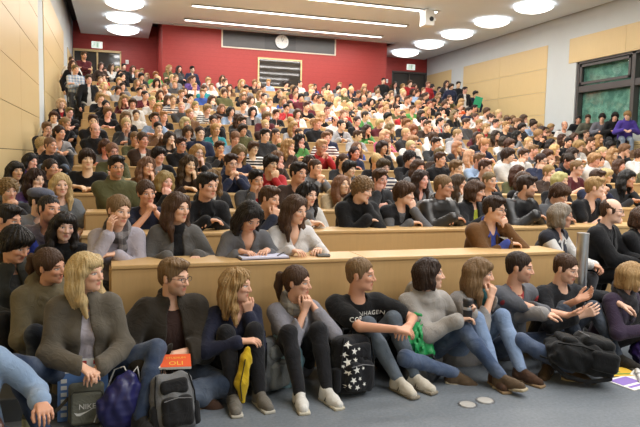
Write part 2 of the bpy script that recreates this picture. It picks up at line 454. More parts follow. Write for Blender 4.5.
# ------------------------------------------------------------------ materials
class NT:
    def __init__(s, name):
        s.m = bpy.data.materials.new(name); s.m.use_nodes = True; s.t = s.m.node_tree; s.t.nodes.clear()
        s.out = s.t.nodes.new('ShaderNodeOutputMaterial'); s.b = s.t.nodes.new('ShaderNodeBsdfPrincipled')
        s.t.links.new(s.b.outputs[0], s.out.inputs[0])
    def n(s, typ, **kw):
        x = s.t.nodes.new('ShaderNode' + typ)
        for k, v in kw.items(): setattr(x, k, v)
        return x
    def link(s, a, b):
        if hasattr(a, 'is_output') or isinstance(a, bpy.types.NodeSocket): s.t.links.new(a, b)
        else:
            try: b.default_value = a
            except Exception: b.default_value = (*a, 1) if len(a) == 3 else a
    def math(s, op, a, b=0.0, c=None):
        x = s.n('Math', operation=op); s.link(a, x.inputs[0]); s.link(b, x.inputs[1])
        if c is not None: s.link(c, x.inputs[2])
        return x.outputs[0]
    def mix(s, f, a, b, mode='MIX'):
        x = s.n('Mix', data_type='RGBA', blend_type=mode); s.link(f, x.inputs[0]); s.link(a, x.inputs[6]); s.link(b, x.inputs[7])
        return x.outputs[2]
    def noise(s, scale, detail=2, vec=None, rough=.5):
        x = s.n('TexNoise'); x.inputs['Scale'].default_value = scale; x.inputs['Detail'].default_value = detail; x.inputs['Roughness'].default_value = rough
        if vec is not None: s.link(vec, x.inputs['Vector'])
        return x.outputs[0]
    def ramp(s, f, a, b):
        x = s.n('MapRange'); s.link(f, x.inputs[0]); x.inputs[1].default_value = a; x.inputs[2].default_value = b
        return x.outputs[0]
    def obj(s): return s.n('TexCoord').outputs['Object']
    def attr(s, name, typ='OBJECT'):
        x = s.n('Attribute', attribute_type=typ, attribute_name=name); return x
    def bump(s, hgt, strength=.3, dist=.01):
        x = s.n('Bump'); x.inputs['Strength'].default_value = strength; x.inputs['Distance'].default_value = dist
        s.link(hgt, x.inputs['Height']); s.link(x.outputs[0], s.b.inputs['Normal'])
    def base(s, c, rough=.7, metal=0, spec=None):
        s.link(c, s.b.inputs['Base Color']); s.link(rough, s.b.inputs['Roughness']); s.link(metal, s.b.inputs['Metallic'])
        if spec is not None: s.b.inputs['Specular IOR Level'].default_value = spec
        return s.m

def mat_plain(name, c, rough=.6, metal=0, var=.0, scale=20, bump=0):
    t = NT(name)
    col = c
    if var:
        f = t.noise(scale, 4, t.obj()); col = t.mix(f, tuple(max(0, x * (1 - var)) for x in c[:3]) + (1,), tuple(min(1, x * (1 + var)) for x in c[:3]) + (1,))
        if bump: t.bump(f, bump, .01)
    else: col = (*c[:3], 1)
    return t.base(col, rough, metal)

def make_skin(name='skin', per_vertex=False):
    t = NT(name); h = t.attr('hco', 'GEOMETRY').outputs['Vector']
    sp = t.n('SeparateXYZ'); t.link(h, sp.inputs[0]); x0, y, z = sp.outputs
    x = t.math('ABSOLUTE', x0); m = t.math
    front = m('LESS_THAN', y, -.035)
    def ell(cx, cz, rx, rz):
        a = m('DIVIDE', m('SUBTRACT', x, cx), rx); b = m('DIVIDE', m('SUBTRACT', z, cz), rz)
        return m('ADD', m('MULTIPLY', a, a), m('MULTIPLY', b, b))
    soft = lambda e, a, b: m('MULTIPLY', t.ramp(e, b, a), front)
    skin = t.attr('col', 'GEOMETRY').outputs['Color'] if per_vertex else t.n('ObjectInfo').outputs['Color']
    nz = t.noise(25, 3, h)
    col = t.mix(t.math('MULTIPLY', nz, .35), skin, t.mix(1.0, skin, (1.0, .78, .72, 1), 'MULTIPLY'))
    col = t.mix(m('MULTIPLY', soft(ell(.042, -.030, .022, .02), .2, 1.0), .35), col, t.mix(1.0, skin, (1, .70, .64, 1), 'MULTIPLY'))
    col = t.mix(m('MULTIPLY', soft(ell(0, -.030, .014, .014), .2, 1.0), .3), col, t.mix(1.0, skin, (1, .68, .62, 1), 'MULTIPLY'))
    beard = m('MULTIPLY', t.math('LESS_THAN', y, .0), m('MULTIPLY', t.ramp(z, -.035, -.06), t.ramp(z, -.135, -.11)))
    st = .12 if per_vertex else t.attr('stubble').outputs['Fac']; brow = (.06, .04, .03, 1) if per_vertex else t.attr('brow').outputs['Color']
    col = t.mix(m('MULTIPLY', beard, st), col, brow)
    lipm = soft(ell(0, -.0635, .0255, .0125), .55, 1.0)
    col = t.mix(m('MULTIPLY', lipm, .75), col, t.mix(1.0, skin, (.85, .42, .42, 1), 'MULTIPLY'))
    col = t.mix(m('MULTIPLY', soft(ell(0, -.0635, .020, .0012), .5, 1.2), .6), col, (.12, .04, .04, 1))
    col = t.mix(soft(ell(.032, .0045, .0190, .0095), .85, 1.0), col, t.mix(1.0, skin, (.42, .33, .32, 1), 'MULTIPLY'))
    col = t.mix(soft(ell(.032, .002, .0155, .0068), .8, 1.0), col, (.62, .58, .55, 1))
    col = t.mix(soft(ell(.032, .002, .0066, .0066), .8, 1.0), col, (.045, .03, .022, 1))
    col = t.mix(m('MULTIPLY', soft(ell(.034, m('ADD', .0255, 0), .0235, .0058), .5, 1.0), .85), col, brow)
    t.b.inputs['Subsurface Weight'].default_value = .0
    return t.base(col, .5, 0, .35)

def make_fabric(name, kind='plain', rough=.85):
    t = NT(name); c = t.n('ObjectInfo').outputs['Color']; o = t.obj(); m = t.math
    f = t.noise(9, 4, o); fine = t.noise(260, 2, o)
    dark = t.mix(1.0, c, (.72, .72, .72, 1), 'MULTIPLY')
    col = t.mix(f, dark, c)
    sp = t.n('SeparateXYZ'); t.link(o, sp.inputs[0])
    c2 = t.attr('second').outputs['Color']
    if kind == 'stripe':
        col = t.mix(m('GREATER_THAN', m('SINE', m('MULTIPLY', sp.outputs[2], 125)), .1), col, c2)
    if kind == 'plaid':
        a = m('GREATER_THAN', m('SINE', m('MULTIPLY', sp.outputs[2], 85)), .2); b = m('GREATER_THAN', m('SINE', m('MULTIPLY', sp.outputs[0], 85)), .2)
        col = t.mix(m('MULTIPLY', m('ADD', a, b), .45), col, c2)
    if kind == 'denim':
        col = t.mix(t.ramp(t.noise(6, 3, o), .40, .75), col, t.mix(.16, c, (.55, .62, .72, 1)))
    if kind == 'knit': fine = m('ADD', fine, m('MULTIPLY', m('SINE', m('MULTIPLY', sp.outputs[0], 700)), .6))
    if kind == 'leather':
        t.bump(t.noise(60, 3, o), .25, .004); return t.base(col, .38)
    fd = t.n('TexNoise'); fd.inputs['Scale'].default_value = 11; fd.inputs['Detail'].default_value = 3; fd.inputs['Distortion'].default_value = 1.6; t.link(o, fd.inputs['Vector'])
    rg = m('SMOOTH_MAX', fd.outputs[0], .42, .2)
    t.bump(m('ADD', m('MULTIPLY', fine, .06), m('MULTIPLY', rg, 1.6)), .45, .02)
    t.b.inputs['Sheen Weight'].default_value = .12
    return t.base(col, rough, 0, .2)

def make_hair():
    t = NT('hair'); c = t.n('ObjectInfo').outputs['Color']; o = t.obj(); m = t.math
    mp = t.n('Mapping'); t.link(o, mp.inputs[0]); mp.inputs['Scale'].default_value = (1, 1, .12)
    f = t.noise(130, 3, mp.outputs[0]); g = t.noise(30, 2, mp.outputs[0])
    col = t.mix(f, t.mix(1.0, c, (.5, .48, .46, 1), 'MULTIPLY'), t.mix(1.0, c, (1.2, 1.16, 1.1, 1), 'MULTIPLY'))
    t.bump(m('ADD', f, g), .9, .008)
    return t.base(col, .52, 0, .3)

SKIN = make_skin(); SKIN_V = make_skin('skin_crowd', True); HAIR = make_hair()
FAB = {k: make_fabric('fabric_' + k, k, .6 if k == 'leather' else .85) for k in ('plain', 'stripe', 'plaid', 'denim', 'knit', 'leather')}
def make_vertex_cloth(name, rough):
    t = NT(name); return t.base(t.attr('col', 'GEOMETRY').outputs['Color'], rough, 0, .25)
CLOTH_V = make_vertex_cloth('cloth_crowd', .85); HAIR_V = make_vertex_cloth('hair_crowd', .55)
def srgb(h):
    if isinstance(h, str): h = tuple(int(h[i:i + 2], 16) / 255 for i in (0, 2, 4))
    return tuple(((c + .055) / 1.055) ** 2.4 if c > .04045 else c / 12.92 for c in h)
SHOE_M = FAB['plain']; 
HAIRC = {'blond': srgb('a5865a'), 'lightblond': srgb('c8af80'), 'dirty': srgb('7a6144'), 'brown': srgb('4a3425'), 'darkbrown': srgb('33241c'), 'black': srgb('1d1816'), 'red': srgb('6a3626'), 'grey': srgb('8c8378'), 'ginger': srgb('80532f')}
SKINC = [srgb(x) for x in ('e0b69c', 'd8aa90', 'e4bda6', 'd19f84', 'dfb297')]

def link(name, data, parent=None, loc=(0, 0, 0), rot=None, color=None, mat=None):
    o = bpy.data.objects.new(name, data); COL.objects.link(o)
    if parent is not None: o.parent = parent
    o.location = loc
    if rot is not None: o.rotation_euler = Matrix(rot.tolist()).to_euler()
    if color is not None: o.color = (*color[:3], 1)
    if mat is not None and data is not None:
        o.material_slots[0].link = 'OBJECT'; o.material_slots[0].material = mat
    return o
def tagged(o, label, cat, group=None):
    o['label'] = label; o['category'] = cat
    if group: o['group'] = group
    return o
def root(name, loc=(0, 0, 0), rz=0, label=None, cat=None, group=None, s=1.0):
    o = bpy.data.objects.new(name, None); COL.objects.link(o); o.empty_display_size = .1
    o.location = loc; o.rotation_euler = (0, 0, rz); o.scale = (s, s, s)
    if label: tagged(o, label, cat, group)
    return o

HAIRM = {}
def hair_data(kind):
    if kind not in HAIRM: HAIRM[kind] = to_mesh('hair_' + kind, hair_mesh(kind, .0055), HAIR)
    return HAIRM[kind]

def tube_mesh(paths, r, seg=6):
    V, F = [], []
    for pts, closed in paths:
        pts = [np.asarray(p, float) for p in pts]; n = len(pts); b0 = len(V)
        for i, p in enumerate(pts):
            a = pts[(i - 1) % n] if closed or i > 0 else p; c = pts[(i + 1) % n] if closed or i < n - 1 else p
            d = nrm(c - a); u = nrm(np.cross(d, A(.31, .72, .61))); v = np.cross(d, u)
            for j in range(seg):
                an = 2 * math.pi * j / seg; V.append(p + r * (u * math.cos(an) + v * math.sin(an)))
        for i in range(n if closed else n - 1):
            for j in range(seg):
                k0, k1 = b0 + i * seg, b0 + ((i + 1) % n) * seg
                F.append((k0 + j, k1 + j, k1 + (j + 1) % seg, k0 + (j + 1) % seg))
    return np.array(V), np.array(F)
GLM = mat_plain('spectacle_frame', (.02, .02, .022), .3)
def glasses_data(cache={}):
    if 'g' not in cache:
        P = []
        for s in (1, -1):
            P.append(([A(s * .033 + .021 * math.cos(a), -.101 + .004 * math.cos(a) * s * 0, .001 + .015 * math.sin(a)) for a in np.linspace(0, 2 * math.pi, 16, endpoint=False)], True))
            P.append(([A(s * .054, -.100, .004), A(s * .068, -.085, .006), A(s * .080, .0, .006)], False))
        P.append(([A(-.012, -.103, .004), A(0, -.107, .007), A(.012, -.103, .004)], False))
        cache['g'] = to_mesh('glasses', tube_mesh(P, .0016), GLM)
    return cache['g']
def scarf_data(cache={}):
    if 's' not in cache:
        S = Sdf(); pts = [A(.075 * math.sin(a), -.085 * math.cos(a) + .008, .030 - .030 * math.cos(a)) for a in np.linspace(0, 2 * math.pi, 17)]
        S.chain(pts, .030, .012); S.chain([p + A(0, -.006, -.032) for p in pts], .026, .012)
        S.chain([A(.03, -.10, -.02), A(.035, -.125, -.09), A(.03, -.135, -.17)], [.03, .032, .022], .02)
        cache['s'] = to_mesh('scarf', S.mesh(.007, wrinkle(.006, 40, 4)), FAB['knit'])
    return cache['s']

def geo(p, top, legs, h=.006, hc=None, shoes=True, inner=None, seed=0, hands=True):
    """meshes of one pose: everything a person of that pose needs, in the person's own coordinates"""
    k = skeleton(p); g = {'k': k}
    (V, F), hco = body_mesh(k, h, hands, p.get('fat', 1.0)); g['body'] = to_mesh('body', (V, F), SKIN, hco)
    hc = hc or h * 1.6
    g['top'] = to_mesh('top', top_mesh(k, hc, top, seed), FAB['plain'])
    if inner is not None: g['inner'] = to_mesh('inner', top_mesh(k, hc, {**inner, 'fat': top.get('fat', 0)}, seed + 1), FAB['plain'])
    if legs is not None: g['legs'] = to_mesh('legs', legs_mesh(k, hc * 1.1, legs, seed), FAB['plain'])
    if shoes:
        for s in (1, -1):
            u, so = shoe_meshes(k, max(h, .006), s)
            g['shoe%d' % s] = to_mesh('shoe', u, FAB['plain']); g['sole%d' % s] = to_mesh('sole', so, FAB['plain'])
    return g

def put_person(g, loc, rz, look, label, group=None, s=1.0):
    """look: skin, hair (kind, colour), top (part name, colour, fabric, second colour), inner, legs, shoes, glasses, scarf ..."""
    R = root('person', loc, rz, label, 'person', group, s); k = g['k']
    b = link('body', g['body'], R, color=look.get('skin', SKINC[0])); b['brow'] = tuple(float(x) * .8 for x in look.get('hair', ('short', HAIRC['brown']))[1]); b['stubble'] = float(look.get('stubble', 0))
    def cloth(name, data, spec):
        o = link(name, data, R, color=spec[1], mat=FAB[spec[2] if len(spec) > 2 else 'plain'])
        o['second'] = tuple(spec[3]) if len(spec) > 3 else (0.0, 0.0, 0.0)
        return o
    cloth(look['top'][0], g['top'], look['top'])
    if 'inner' in g and look.get('inner'): cloth(look['inner'][0], g['inner'], look['inner'])
    if 'legs' in g and look.get('legs'): cloth(look['legs'][0], g['legs'], look['legs'])
    if look.get('hair'):
        link('hair', hair_data(look['hair'][0]), R, k['H'], k['Rh'], look['hair'][1])
    if look.get('hat'):
        o = link(look['hat'][0], hair_data(look['hat'][1]), R, k['H'], k['Rh'], look['hat'][2], FAB['knit'])
    if look.get('glasses'): link('glasses', glasses_data(), R, k['H'], k['Rh'])
    if look.get('scarf'):
        o = link('scarf', scarf_data(), R, k['N'], k['Rc'], look['scarf'][0], FAB[look['scarf'][1]] if len(look['scarf']) > 1 else None)
        o['second'] = tuple(look['scarf'][2]) if len(look['scarf']) > 2 else (0.0, 0.0, 0.0)
    if 'shoe1' in g and look.get('shoes'):
        for q in (1, -1):
            o = link('shoe', g['shoe%d' % q], R, color=look['shoes'][0])
            link('sole', g['sole%d' % q], o, color=look['shoes'][1])
            if look.get('laces'):
                a_, R3 = k['an'][q], k['toe'][q]; P_ = [lambda x, y, z: a_ + R3 @ A(x, y, z)][0]
                pts = [([P_(-.024, -.035 - .022 * j, -.010 - .0085 * j), P_(0, -.040 - .022 * j, .000 - .0085 * j), P_(.024, -.035 - .022 * j, -.010 - .0085 * j)], False) for j in range(4)]
                if look.get('stripes'):
                    for sd in (1, -1):
                        st_ = [([P_(sd * .0425, -.045 - .022 * j, -.058), P_(sd * .030, -.055 - .022 * j, -.022 - .006 * j)], False) for j in range(3)]
                        link('stripe_pattern', to_mesh('stripe_pattern', tube_mesh(st_, .0055), FAB['plain']), o, color=look['stripes'])
                link('laces', to_mesh('laces', tube_mesh(pts, .0035), FAB['plain']), o, color=look['laces'])
    return R
# ------------------------------------------------------------------ the hall
XL, XR, YF, YB, YR = -1.595, 14.207, -4.0, 24.153, 27.16
PITCH = 1.04
ROWS = 18
TOPZ = [0.879, 0.977, 1.087, 1.212, 1.351, 1.503, 1.67, 1.851, 2.044, 2.249, 2.464, 2.689, 2.922, 3.16, 3.402, 3.646, 3.888, 4.126]
def top_z(n): return TOPZ[n - 1]
def row_y(n): return 4.65 + PITCH * (n - 1)
def tier_z(n): return top_z(n) - .80
def row_left(n): return [-.04, -.29, -.30, -.49, -.55, -.60, -.64, -.67, -.70, -.72, -.73, -.74, -.74, -.75, -.75, -.75, -.74, -.73][n - 1]
def row_right(n): return 3.88 if n == 1 else 12.25
def aisle_z(y):      # height of the left aisle's half step at depth y
    j = math.floor((y - 4.13) / .52); yy = 4.13 + .52 * (j + 1); f = (yy - 4.65) / PITCH + 1
    n = max(1, min(ROWS - 1, math.floor(f))); t = max(0, min(1, f - n)) if f >= 1 else 0
    return tier_z(n) * (1 - t) + tier_z(n + 1) * t + .07 * min(1, max(0, (22 - y) / 11))

class MB:
    def __init__(s): s.bm = bmesh.new()
    def box(s, a, b, bev=0.0):
        m = Matrix.Translation([(p + q) / 2 for p, q in zip(a, b)]) @ Matrix.Diagonal([abs(q - p) for p, q in zip(a, b)] + [1])
        r = bmesh.ops.create_cube(s.bm, size=1, matrix=m)
        if bev:
            es = list({e for v in r['verts'] for e in v.link_edges})
            bmesh.ops.bevel(s.bm, geom=es, offset=bev, segments=2, affect='EDGES', profile=.5)
        return s
    def cyl(s, a, b, r0, r1=None, seg=24):
        a, b = Vector(a), Vector(b); d = b - a
        m = Matrix.Translation((a + b) / 2) @ d.to_track_quat('Z', 'Y').to_matrix().to_4x4()
        bmesh.ops.create_cone(s.bm, cap_ends=True, segments=seg, radius1=r0, radius2=r0 if r1 is None else r1, depth=d.length, matrix=m); return s
    def lathe(s, prof, c=(0, 0, 0), seg=32):
        rings = []
        for r, z in prof:
            rings.append([s.bm.verts.new((c[0] + r * math.cos(2 * math.pi * i / seg), c[1] + r * math.sin(2 * math.pi * i / seg), c[2] + z)) for i in range(seg)])
        for p, q in zip(rings, rings[1:]):
            for i in range(seg): s.bm.faces.new((p[i], p[(i + 1) % seg], q[(i + 1) % seg], q[i]))
        s.bm.faces.new(rings[0][::-1]); s.bm.faces.new(rings[-1]); return s
    def done(s, name, mat, parent=None, loc=(0, 0, 0), kind=None, smooth=False):
        me = bpy.data.meshes.new(name); bmesh.ops.recalc_face_normals(s.bm, faces=s.bm.faces); s.bm.to_mesh(me); s.bm.free(); me.materials.append(mat)
        if smooth:
            for p in me.polygons: p.use_smooth = True
        o = bpy.data.objects.new(name, me); COL.objects.link(o); o.location = loc
        if parent is not None: o.parent = parent
        if kind: o['kind'] = kind
        return o

def wood(name, c, vertical=True, var=.10, rough=.42):
    t = NT(name); mp = t.n('Mapping'); g = t.n('NewGeometry'); t.link(g.outputs['Position'], mp.inputs[0])
    mp.inputs['Scale'].default_value = (9, 9, .9) if vertical else (.9, .9, 9)
    f = t.noise(4, 6, mp.outputs[0], .62); f2 = t.noise(.7, 2, g.outputs['Position'])
    a = tuple(x * (1 - var) for x in c); b = tuple(min(1, x * (1 + var)) for x in c)
    col = t.mix(f, (*a, 1), (*b, 1)); col = t.mix(t.math('MULTIPLY', f2, .25), col, t.mix(1.0, col, (.86, .80, .70, 1), 'MULTIPLY'))
    return t.base(col, rough, 0, .35)
M_BENCH = wood('bench_maple', srgb('c8a572')); M_WALLWOOD = wood('wall_maple', srgb('d5bd8c'), True, .06)
M_REDW = None
def red_wall():
    t = NT('red_panel_wall'); g = t.n('NewGeometry'); sp = t.n('SeparateXYZ'); t.link(g.outputs['Position'], sp.inputs[0])
    mp = t.n('Mapping'); t.link(g.outputs['Position'], mp.inputs[0]); mp.inputs['Scale'].default_value = (1.5, 1.5, 14)
    f = t.noise(5, 5, mp.outputs[0]); ln = t.math('LESS_THAN', t.math('FRACT', t.math('MULTIPLY', sp.outputs[2], 6.0)), .06)
    col = t.mix(f, (*srgb('8a302f'), 1), (*srgb('ad453f'), 1)); col = t.mix(t.math('MULTIPLY', ln, .35), col, (*srgb('6d2028'), 1))
    return t.base(col, .5, 0, .3)
M_RED = red_wall()
M_GREYW = mat_plain('grey_plaster', srgb('c6cccc'), .8, 0, .03, 3)
M_CEIL = mat_plain('ceiling_plaster', srgb('dde7f1'), .85, 0, .02, 2)
M_DARK = mat_plain('dark_void', srgb('3b3837'), .8)
M_STEP = mat_plain('step_linoleum', srgb('4d5157'), .7, 0, .08, 30)
def floor_mat():
    t = NT('linoleum'); g = t.n('NewGeometry'); f = t.noise(1.6, 4, g.outputs['Position']); f2 = t.ramp(t.noise(45, 4, g.outputs['Position'], .7), .3, .7)
    col = t.mix(t.math('ADD', t.math('MULTIPLY', f, .5), t.math('MULTIPLY', f2, .5)), (*srgb('515860'), 1), (*srgb('848a90'), 1))
    return t.base(col, .38, 0, .4)
M_FLOOR = floor_mat()
M_FRAME = mat_plain('window_frame_grey', srgb('4a4645'), .5)
M_STEEL = mat_plain('brushed_steel', (.55, .55, .56), .32, 1.0, .1, 40)
M_WHITE = mat_plain('white_enamel', (.8, .8, .78), .4)
M_BLACK = mat_plain('black_plastic', (.02, .02, .022), .45)
def emit(name, c, s):
    t = NT(name); t.b.inputs['Emission Color'].default_value = (*c, 1); t.b.inputs['Emission Strength'].default_value = s
    return t.base((.8, .8, .8, 1), .4)
M_DOME = emit('opal_dome', (1, .98, .95), 3.6); M_TUBE = emit('fluorescent_tube', (1, .97, .93), 6)

S = 'structure'
MB().box((XL, YF, -.2), (XR, 4.65, 0)).done('floor', M_FLOOR, kind=S)
b = MB()
for n in range(1, ROWS + 1): b.box((XL, row_y(n), -.2), (XR, row_y(n) + PITCH, tier_z(n)))
b.box((XL, row_y(ROWS) + PITCH, -.2), (XR, YR, tier_z(ROWS) + .02))
b.done('floor_tiers', M_STEP, kind=S)
b = MB(); y = 4.13
while y < 23.3:
    b.box((XL, y, -.1), (-.76 if y > 4.6 else -.06, y + .52, aisle_z(y + .01)), .008); y += .52
b.done('floor_aisle_steps', M_STEP, kind=S)
# ceiling: white slabs with a dark slot towards the walls, a dark void above
b = MB(); b.box((-1.29, YF, CEIL), (14.061, 23.739, CEIL + .06)); b.box((-1.29, 23.739, CEIL), (1.327, YR, CEIL + .06)); b.box((11.127, 23.739, CEIL), (14.061, YR, CEIL + .06)); b.box((1.327, 23.934, CEIL + .01), (11.127, YB, CEIL + .06))
b.done('ceiling', M_CEIL, kind=S)
MB().box((XL - .2, YF - .2, 7.041), (XR + .2, YR + .2, 7.163)).done('ceiling_void', M_DARK, kind=S)
# left wall
MB().box((XL - .25, YF, -.2), (XL - .02, YR, 7.041)).done('wall_left', M_GREYW, kind=S)
def panel_grid(name, x, y0, y1, ysep, z0, z1, zs, th, side):
    b = MB(); zz = [z0] + [q for q in zs if z0 < q < z1] + [z1]; yy = [y0] + sorted(q for q in ysep if y0 < q < y1) + [y1]
    for a, c in zip(zz, zz[1:]):
        for p, q in zip(yy, yy[1:]):
            b.box((x, p + .005, a + .005), (x + th * side, q - .005, c - .005), .002)
    return b.done(name, M_WALLWOOD, kind=S)
zl = [2.463 - .726 * i for i in range(3, 0, -1)] + [2.463, 3.18, 3.91, 4.64, 5.37, 6.10]
panel_grid('wall_left_panelling', XL - .02, YF, 15.144, [12.32, 9.52, 6.72, 3.896, 1.096, -1.704], 0, 6.943, zl, .02, 1)
panel_grid('wall_left_panelling', XL - .02, 16.301, 22.4, [], 0, 5.677, [3.182, 4.241, 4.935], .02, 1)
panel_grid('wall_left_panelling', XL - .02, 24.226, YR - .05, [], 0, 5.495, [3.961], .02, 1)
MB().box((XL - .021, YF, 0), (XL - .015, 15.096, 6.822)).done('wall_left_backing', M_DARK, kind=S)
# right wall with the window opening
W0, W1, WZ0, WZ1 = 7.67, 16.873, 2.622, 4.983
b = MB(); b.box((XR + .02, YF, -.2), (XR + .3, W0, 7.041)); b.box((XR + .02, W1, -.2), (XR + .3, YR, 7.041)); b.box((XR + .02, W0, -.2), (XR + .3, W1, WZ0)); b.box((XR + .02, W0, WZ1), (XR + .3, W1, 7.041))
b.done('wall_right', M_GREYW, kind=S)
zr = [0.199, 0.99, 1.794, 2.585, 3.389, 4.18, 4.983]
panel_grid('wall_right_panelling', XR + .02, 18.31, 23.8, [21.11], 0, 5.775, zr, .02, -1)
panel_grid('wall_right_panelling', XR + .02, 24.823, YR - .05, [], 0, 5.799, zr, .02, -1)
panel_grid('wall_right_panelling', XR + .02, 5.6, 17.226, [14.816, 12.052, 9.252], 4.983, 5.787, [], .02, -1)
# back walls
MB().box((1.68, YB, 0), (10.762, YR + .2, 7.041)).done('wall_back', M_RED, kind=S)
b = MB(); b.box((0.243, YR, 0), (1.741, YR + .2, 7.041)); b.box((XL, YR, 5.897), (0.243, YR + .2, 7.041)); b.box((10.652, YR, 0), (12.393, YR + .2, 7.041)); b.box((12.393, YR, 5.909), (XR, YR + .2, 7.041))
b.done('wall_back_recess', M_RED, kind=S)
MB().box((XL - .2, YF - .2, -.2), (XR + .2, YF, 7.041)).done('wall_front', M_GREYW, kind=S)
M_DGLASS = mat_plain('dark_glass', (.045, .042, .040), .06)
for i, (a, c) in enumerate(((XL, 0.243), (12.393, XR))):
    d = root('door_%d' % (i + 1)); d['kind'] = S
    z0 = tier_z(ROWS) + .02
    MB().box((a + .02, YR + .08, z0), (c - .02, YR + .12, 5.897)).done('door_glass', M_DGLASS, d)
    b = MB(); b.box((a, YR - .02, z0), (a + .05, YR + .12, 5.909), .004); b.box((c - .05, YR - .02, z0), (c, YR + .12, 5.909), .004); b.box((a, YR - .02, 5.848), (c, YR + .12, 5.933), .004); b.box(((a + c) / 2 - .03, YR, z0), ((a + c) / 2 + .03, YR + .12, 5.872))
    b.done('door_frame', M_WALLWOOD if i == 0 else M_FRAME, d)
# window on the right
wn = root('window_1'); wn['kind'] = S
XG = XR + .22
b = MB()
b.box((XR, W0, WZ0), (XR + .3, W0 + .08, WZ1)); b.box((XR + .06, W1 - .10, WZ0), (XR + .3, W1, WZ1), .01); b.box((XR + .06, W0, WZ1 - .07), (XR + .3, W1, WZ1), .01); b.box((XR + .06, W0, WZ0), (XR + .3, W1, WZ0 + .10), .01)
b.box((XR + .08, W0, 3.997), (XR + .3, W1, 4.204), .012)
for yy in (14.536, 12.174, 9.8): b.box((XR + .06, yy - .07, WZ0), (XR + .3, yy + .07, WZ1), .01)
b.done('window_frame', M_FRAME, wn)
# the tilted upper sash
b = MB(); lo_, hi_ = 14.633, 16.727
for (y0, z0, y1, z1) in ((lo_, 4.241, hi_, 4.326), (lo_, 4.801, hi_, 4.886), (lo_, 4.241, lo_ + 0.085, 4.886), (hi_ - 0.085, 4.241, hi_, 4.886)):
    b.box((XR + .05, y0, z0), (XR + .11, y1, z1), .006)
b.done('window_sash', M_FRAME, wn)
def pane_mat():
    t = NT('night_window_glass'); t.t.nodes.remove(t.b)
    tr = t.n('BsdfTransparent'); tr.inputs[0].default_value = (.80, .92, .89, 1); gl = t.n('BsdfGlossy'); gl.inputs['Roughness'].default_value = .02
    mx = t.n('MixShader'); mx.inputs[0].default_value = .08
    t.link(tr.outputs[0], mx.inputs[1]); t.link(gl.outputs[0], mx.inputs[2]); t.link(mx.outputs[0], t.out.inputs[0])
    return t.m
MB().box((XG, W0, WZ0), (XG + .012, W1, WZ1)).done('window_pane', pane_mat(), wn)
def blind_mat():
    t = NT('teal_blind_reflection'); g = t.n('NewGeometry'); sp = t.n('SeparateXYZ'); t.link(g.outputs['Position'], sp.inputs[0])
    f = t.noise(5, 5, g.outputs['Position']); col = t.mix(t.ramp(f, .4, .62), (*srgb('7c9c95'), 1), (*srgb('aecabf'), 1))  # mottled tones paint the panes' foliage reflection onto the blind's colour
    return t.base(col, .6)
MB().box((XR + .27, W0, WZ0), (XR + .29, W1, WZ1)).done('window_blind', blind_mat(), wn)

# ---- lamps
for i, yy in enumerate((22.863, 20.659, 18.407, 16.167, 13.927, 11.687, 9.447)):
    t = root('ceiling_tube_lamp', (6.16, yy, CEIL), 0, 'long fluorescent strip lamp across the ceiling, %s from the red back wall' % ('first', 'second', 'third', 'fourth', 'fifth', 'sixth', 'seventh')[i], 'lamp', 'fluorescent strip lamps')
    b = MB(); b.box((-3.835, -0.116, -.045), (3.835, -0.097, 0)); b.box((-3.835, 0.097, -.045), (3.835, 0.116, 0)); b.box((-3.835, -0.116, -.02), (3.835, 0.116, 0)); b.done('housing', M_WHITE, t)
    MB().box((-3.774, -0.091, -.04), (3.774, 0.091, -.015), .01).done('tube', M_TUBE, t)
for si, dx in enumerate((0.304, 12.247)):
    for i, yy in enumerate((25.48, 23.264, 21.073, 18.784, 16.544, 14.304, 12.052)):
        t = root('dome_lamp', (dx, yy, CEIL), 0, 'round opal ceiling dome lamp above the %s aisle, %s from the back doors' % (('left', 'right')[si], ('first', 'second', 'third', 'fourth', 'fifth', 'sixth', 'seventh')[i]), 'lamp', 'opal dome lamps over the %s aisle' % ('left', 'right')[si])
        MB().lathe([(0.134, -.005), (0.134, -0.061), (0.56, -0.067), (0.578, -0.088), (0.548, -0.116), (0.432, -0.17), (0.28, -0.213), (0.11, -0.231), (0.012, -0.234)], seg=28).done('bowl', M_DOME, t, smooth=True)
        MB().cyl((0, 0, -.06), (0, 0, 0), .12).done('ceiling_rose', M_WHITE, t)

# ---- benches
for n in range(1, ROWS + 1):
    x0, x1, y, z, f = row_left(n), row_right(n), row_y(n), top_z(n), tier_z(n)
    base = 0 if n == 1 else tier_z(n - 1)
    o = ('first', 'second', 'third', 'fourth', 'fifth', 'sixth', 'seventh', 'eighth', 'ninth', 'tenth', 'eleventh', 'twelfth', 'thirteenth', 'fourteenth', 'fifteenth', 'sixteenth', 'seventeenth', 'eighteenth')[n - 1]
    t = root('lecture_bench', ((x0 + x1) / 2, y, f), 0, 'long pale maple lecture hall bench desk, %s row from the front' % o, 'bench', 'rows of lecture benches')
    hx = (x1 - x0) / 2; L = 2 * hx; k = max(1, round(L / 2.2))
    b = MB()
    for i in range(k): b.box((-hx + L * i / k + .002, -.025, base - f), (-hx + L * (i + 1) / k - .002, 0, z - f - .03), .003)
    b.done('front_panel', M_BENCH, t)
    b = MB()
    for i in range(k): b.box((-hx + L * i / k + .0015, -.035, z - f - .03), (-hx + L * (i + 1) / k - .0015, .33, z - f), .006)
    b.done('desk_top', M_BENCH, t)
    for s in (-1, 1): MB().box((s * hx - .0125, 0, 0), (s * hx + .0125, .30, z - f - .03), .003).done('end_panel', M_BENCH, t)
    b = MB(); b.box((-hx, .60, .36), (hx, .98, .40), .01); b.box((-hx, .70, 0), (-hx + .04, .94, .37)); b.box((hx - .04, .70, 0), (hx, .94, .37)); b.done('seat_board', M_BENCH, t)
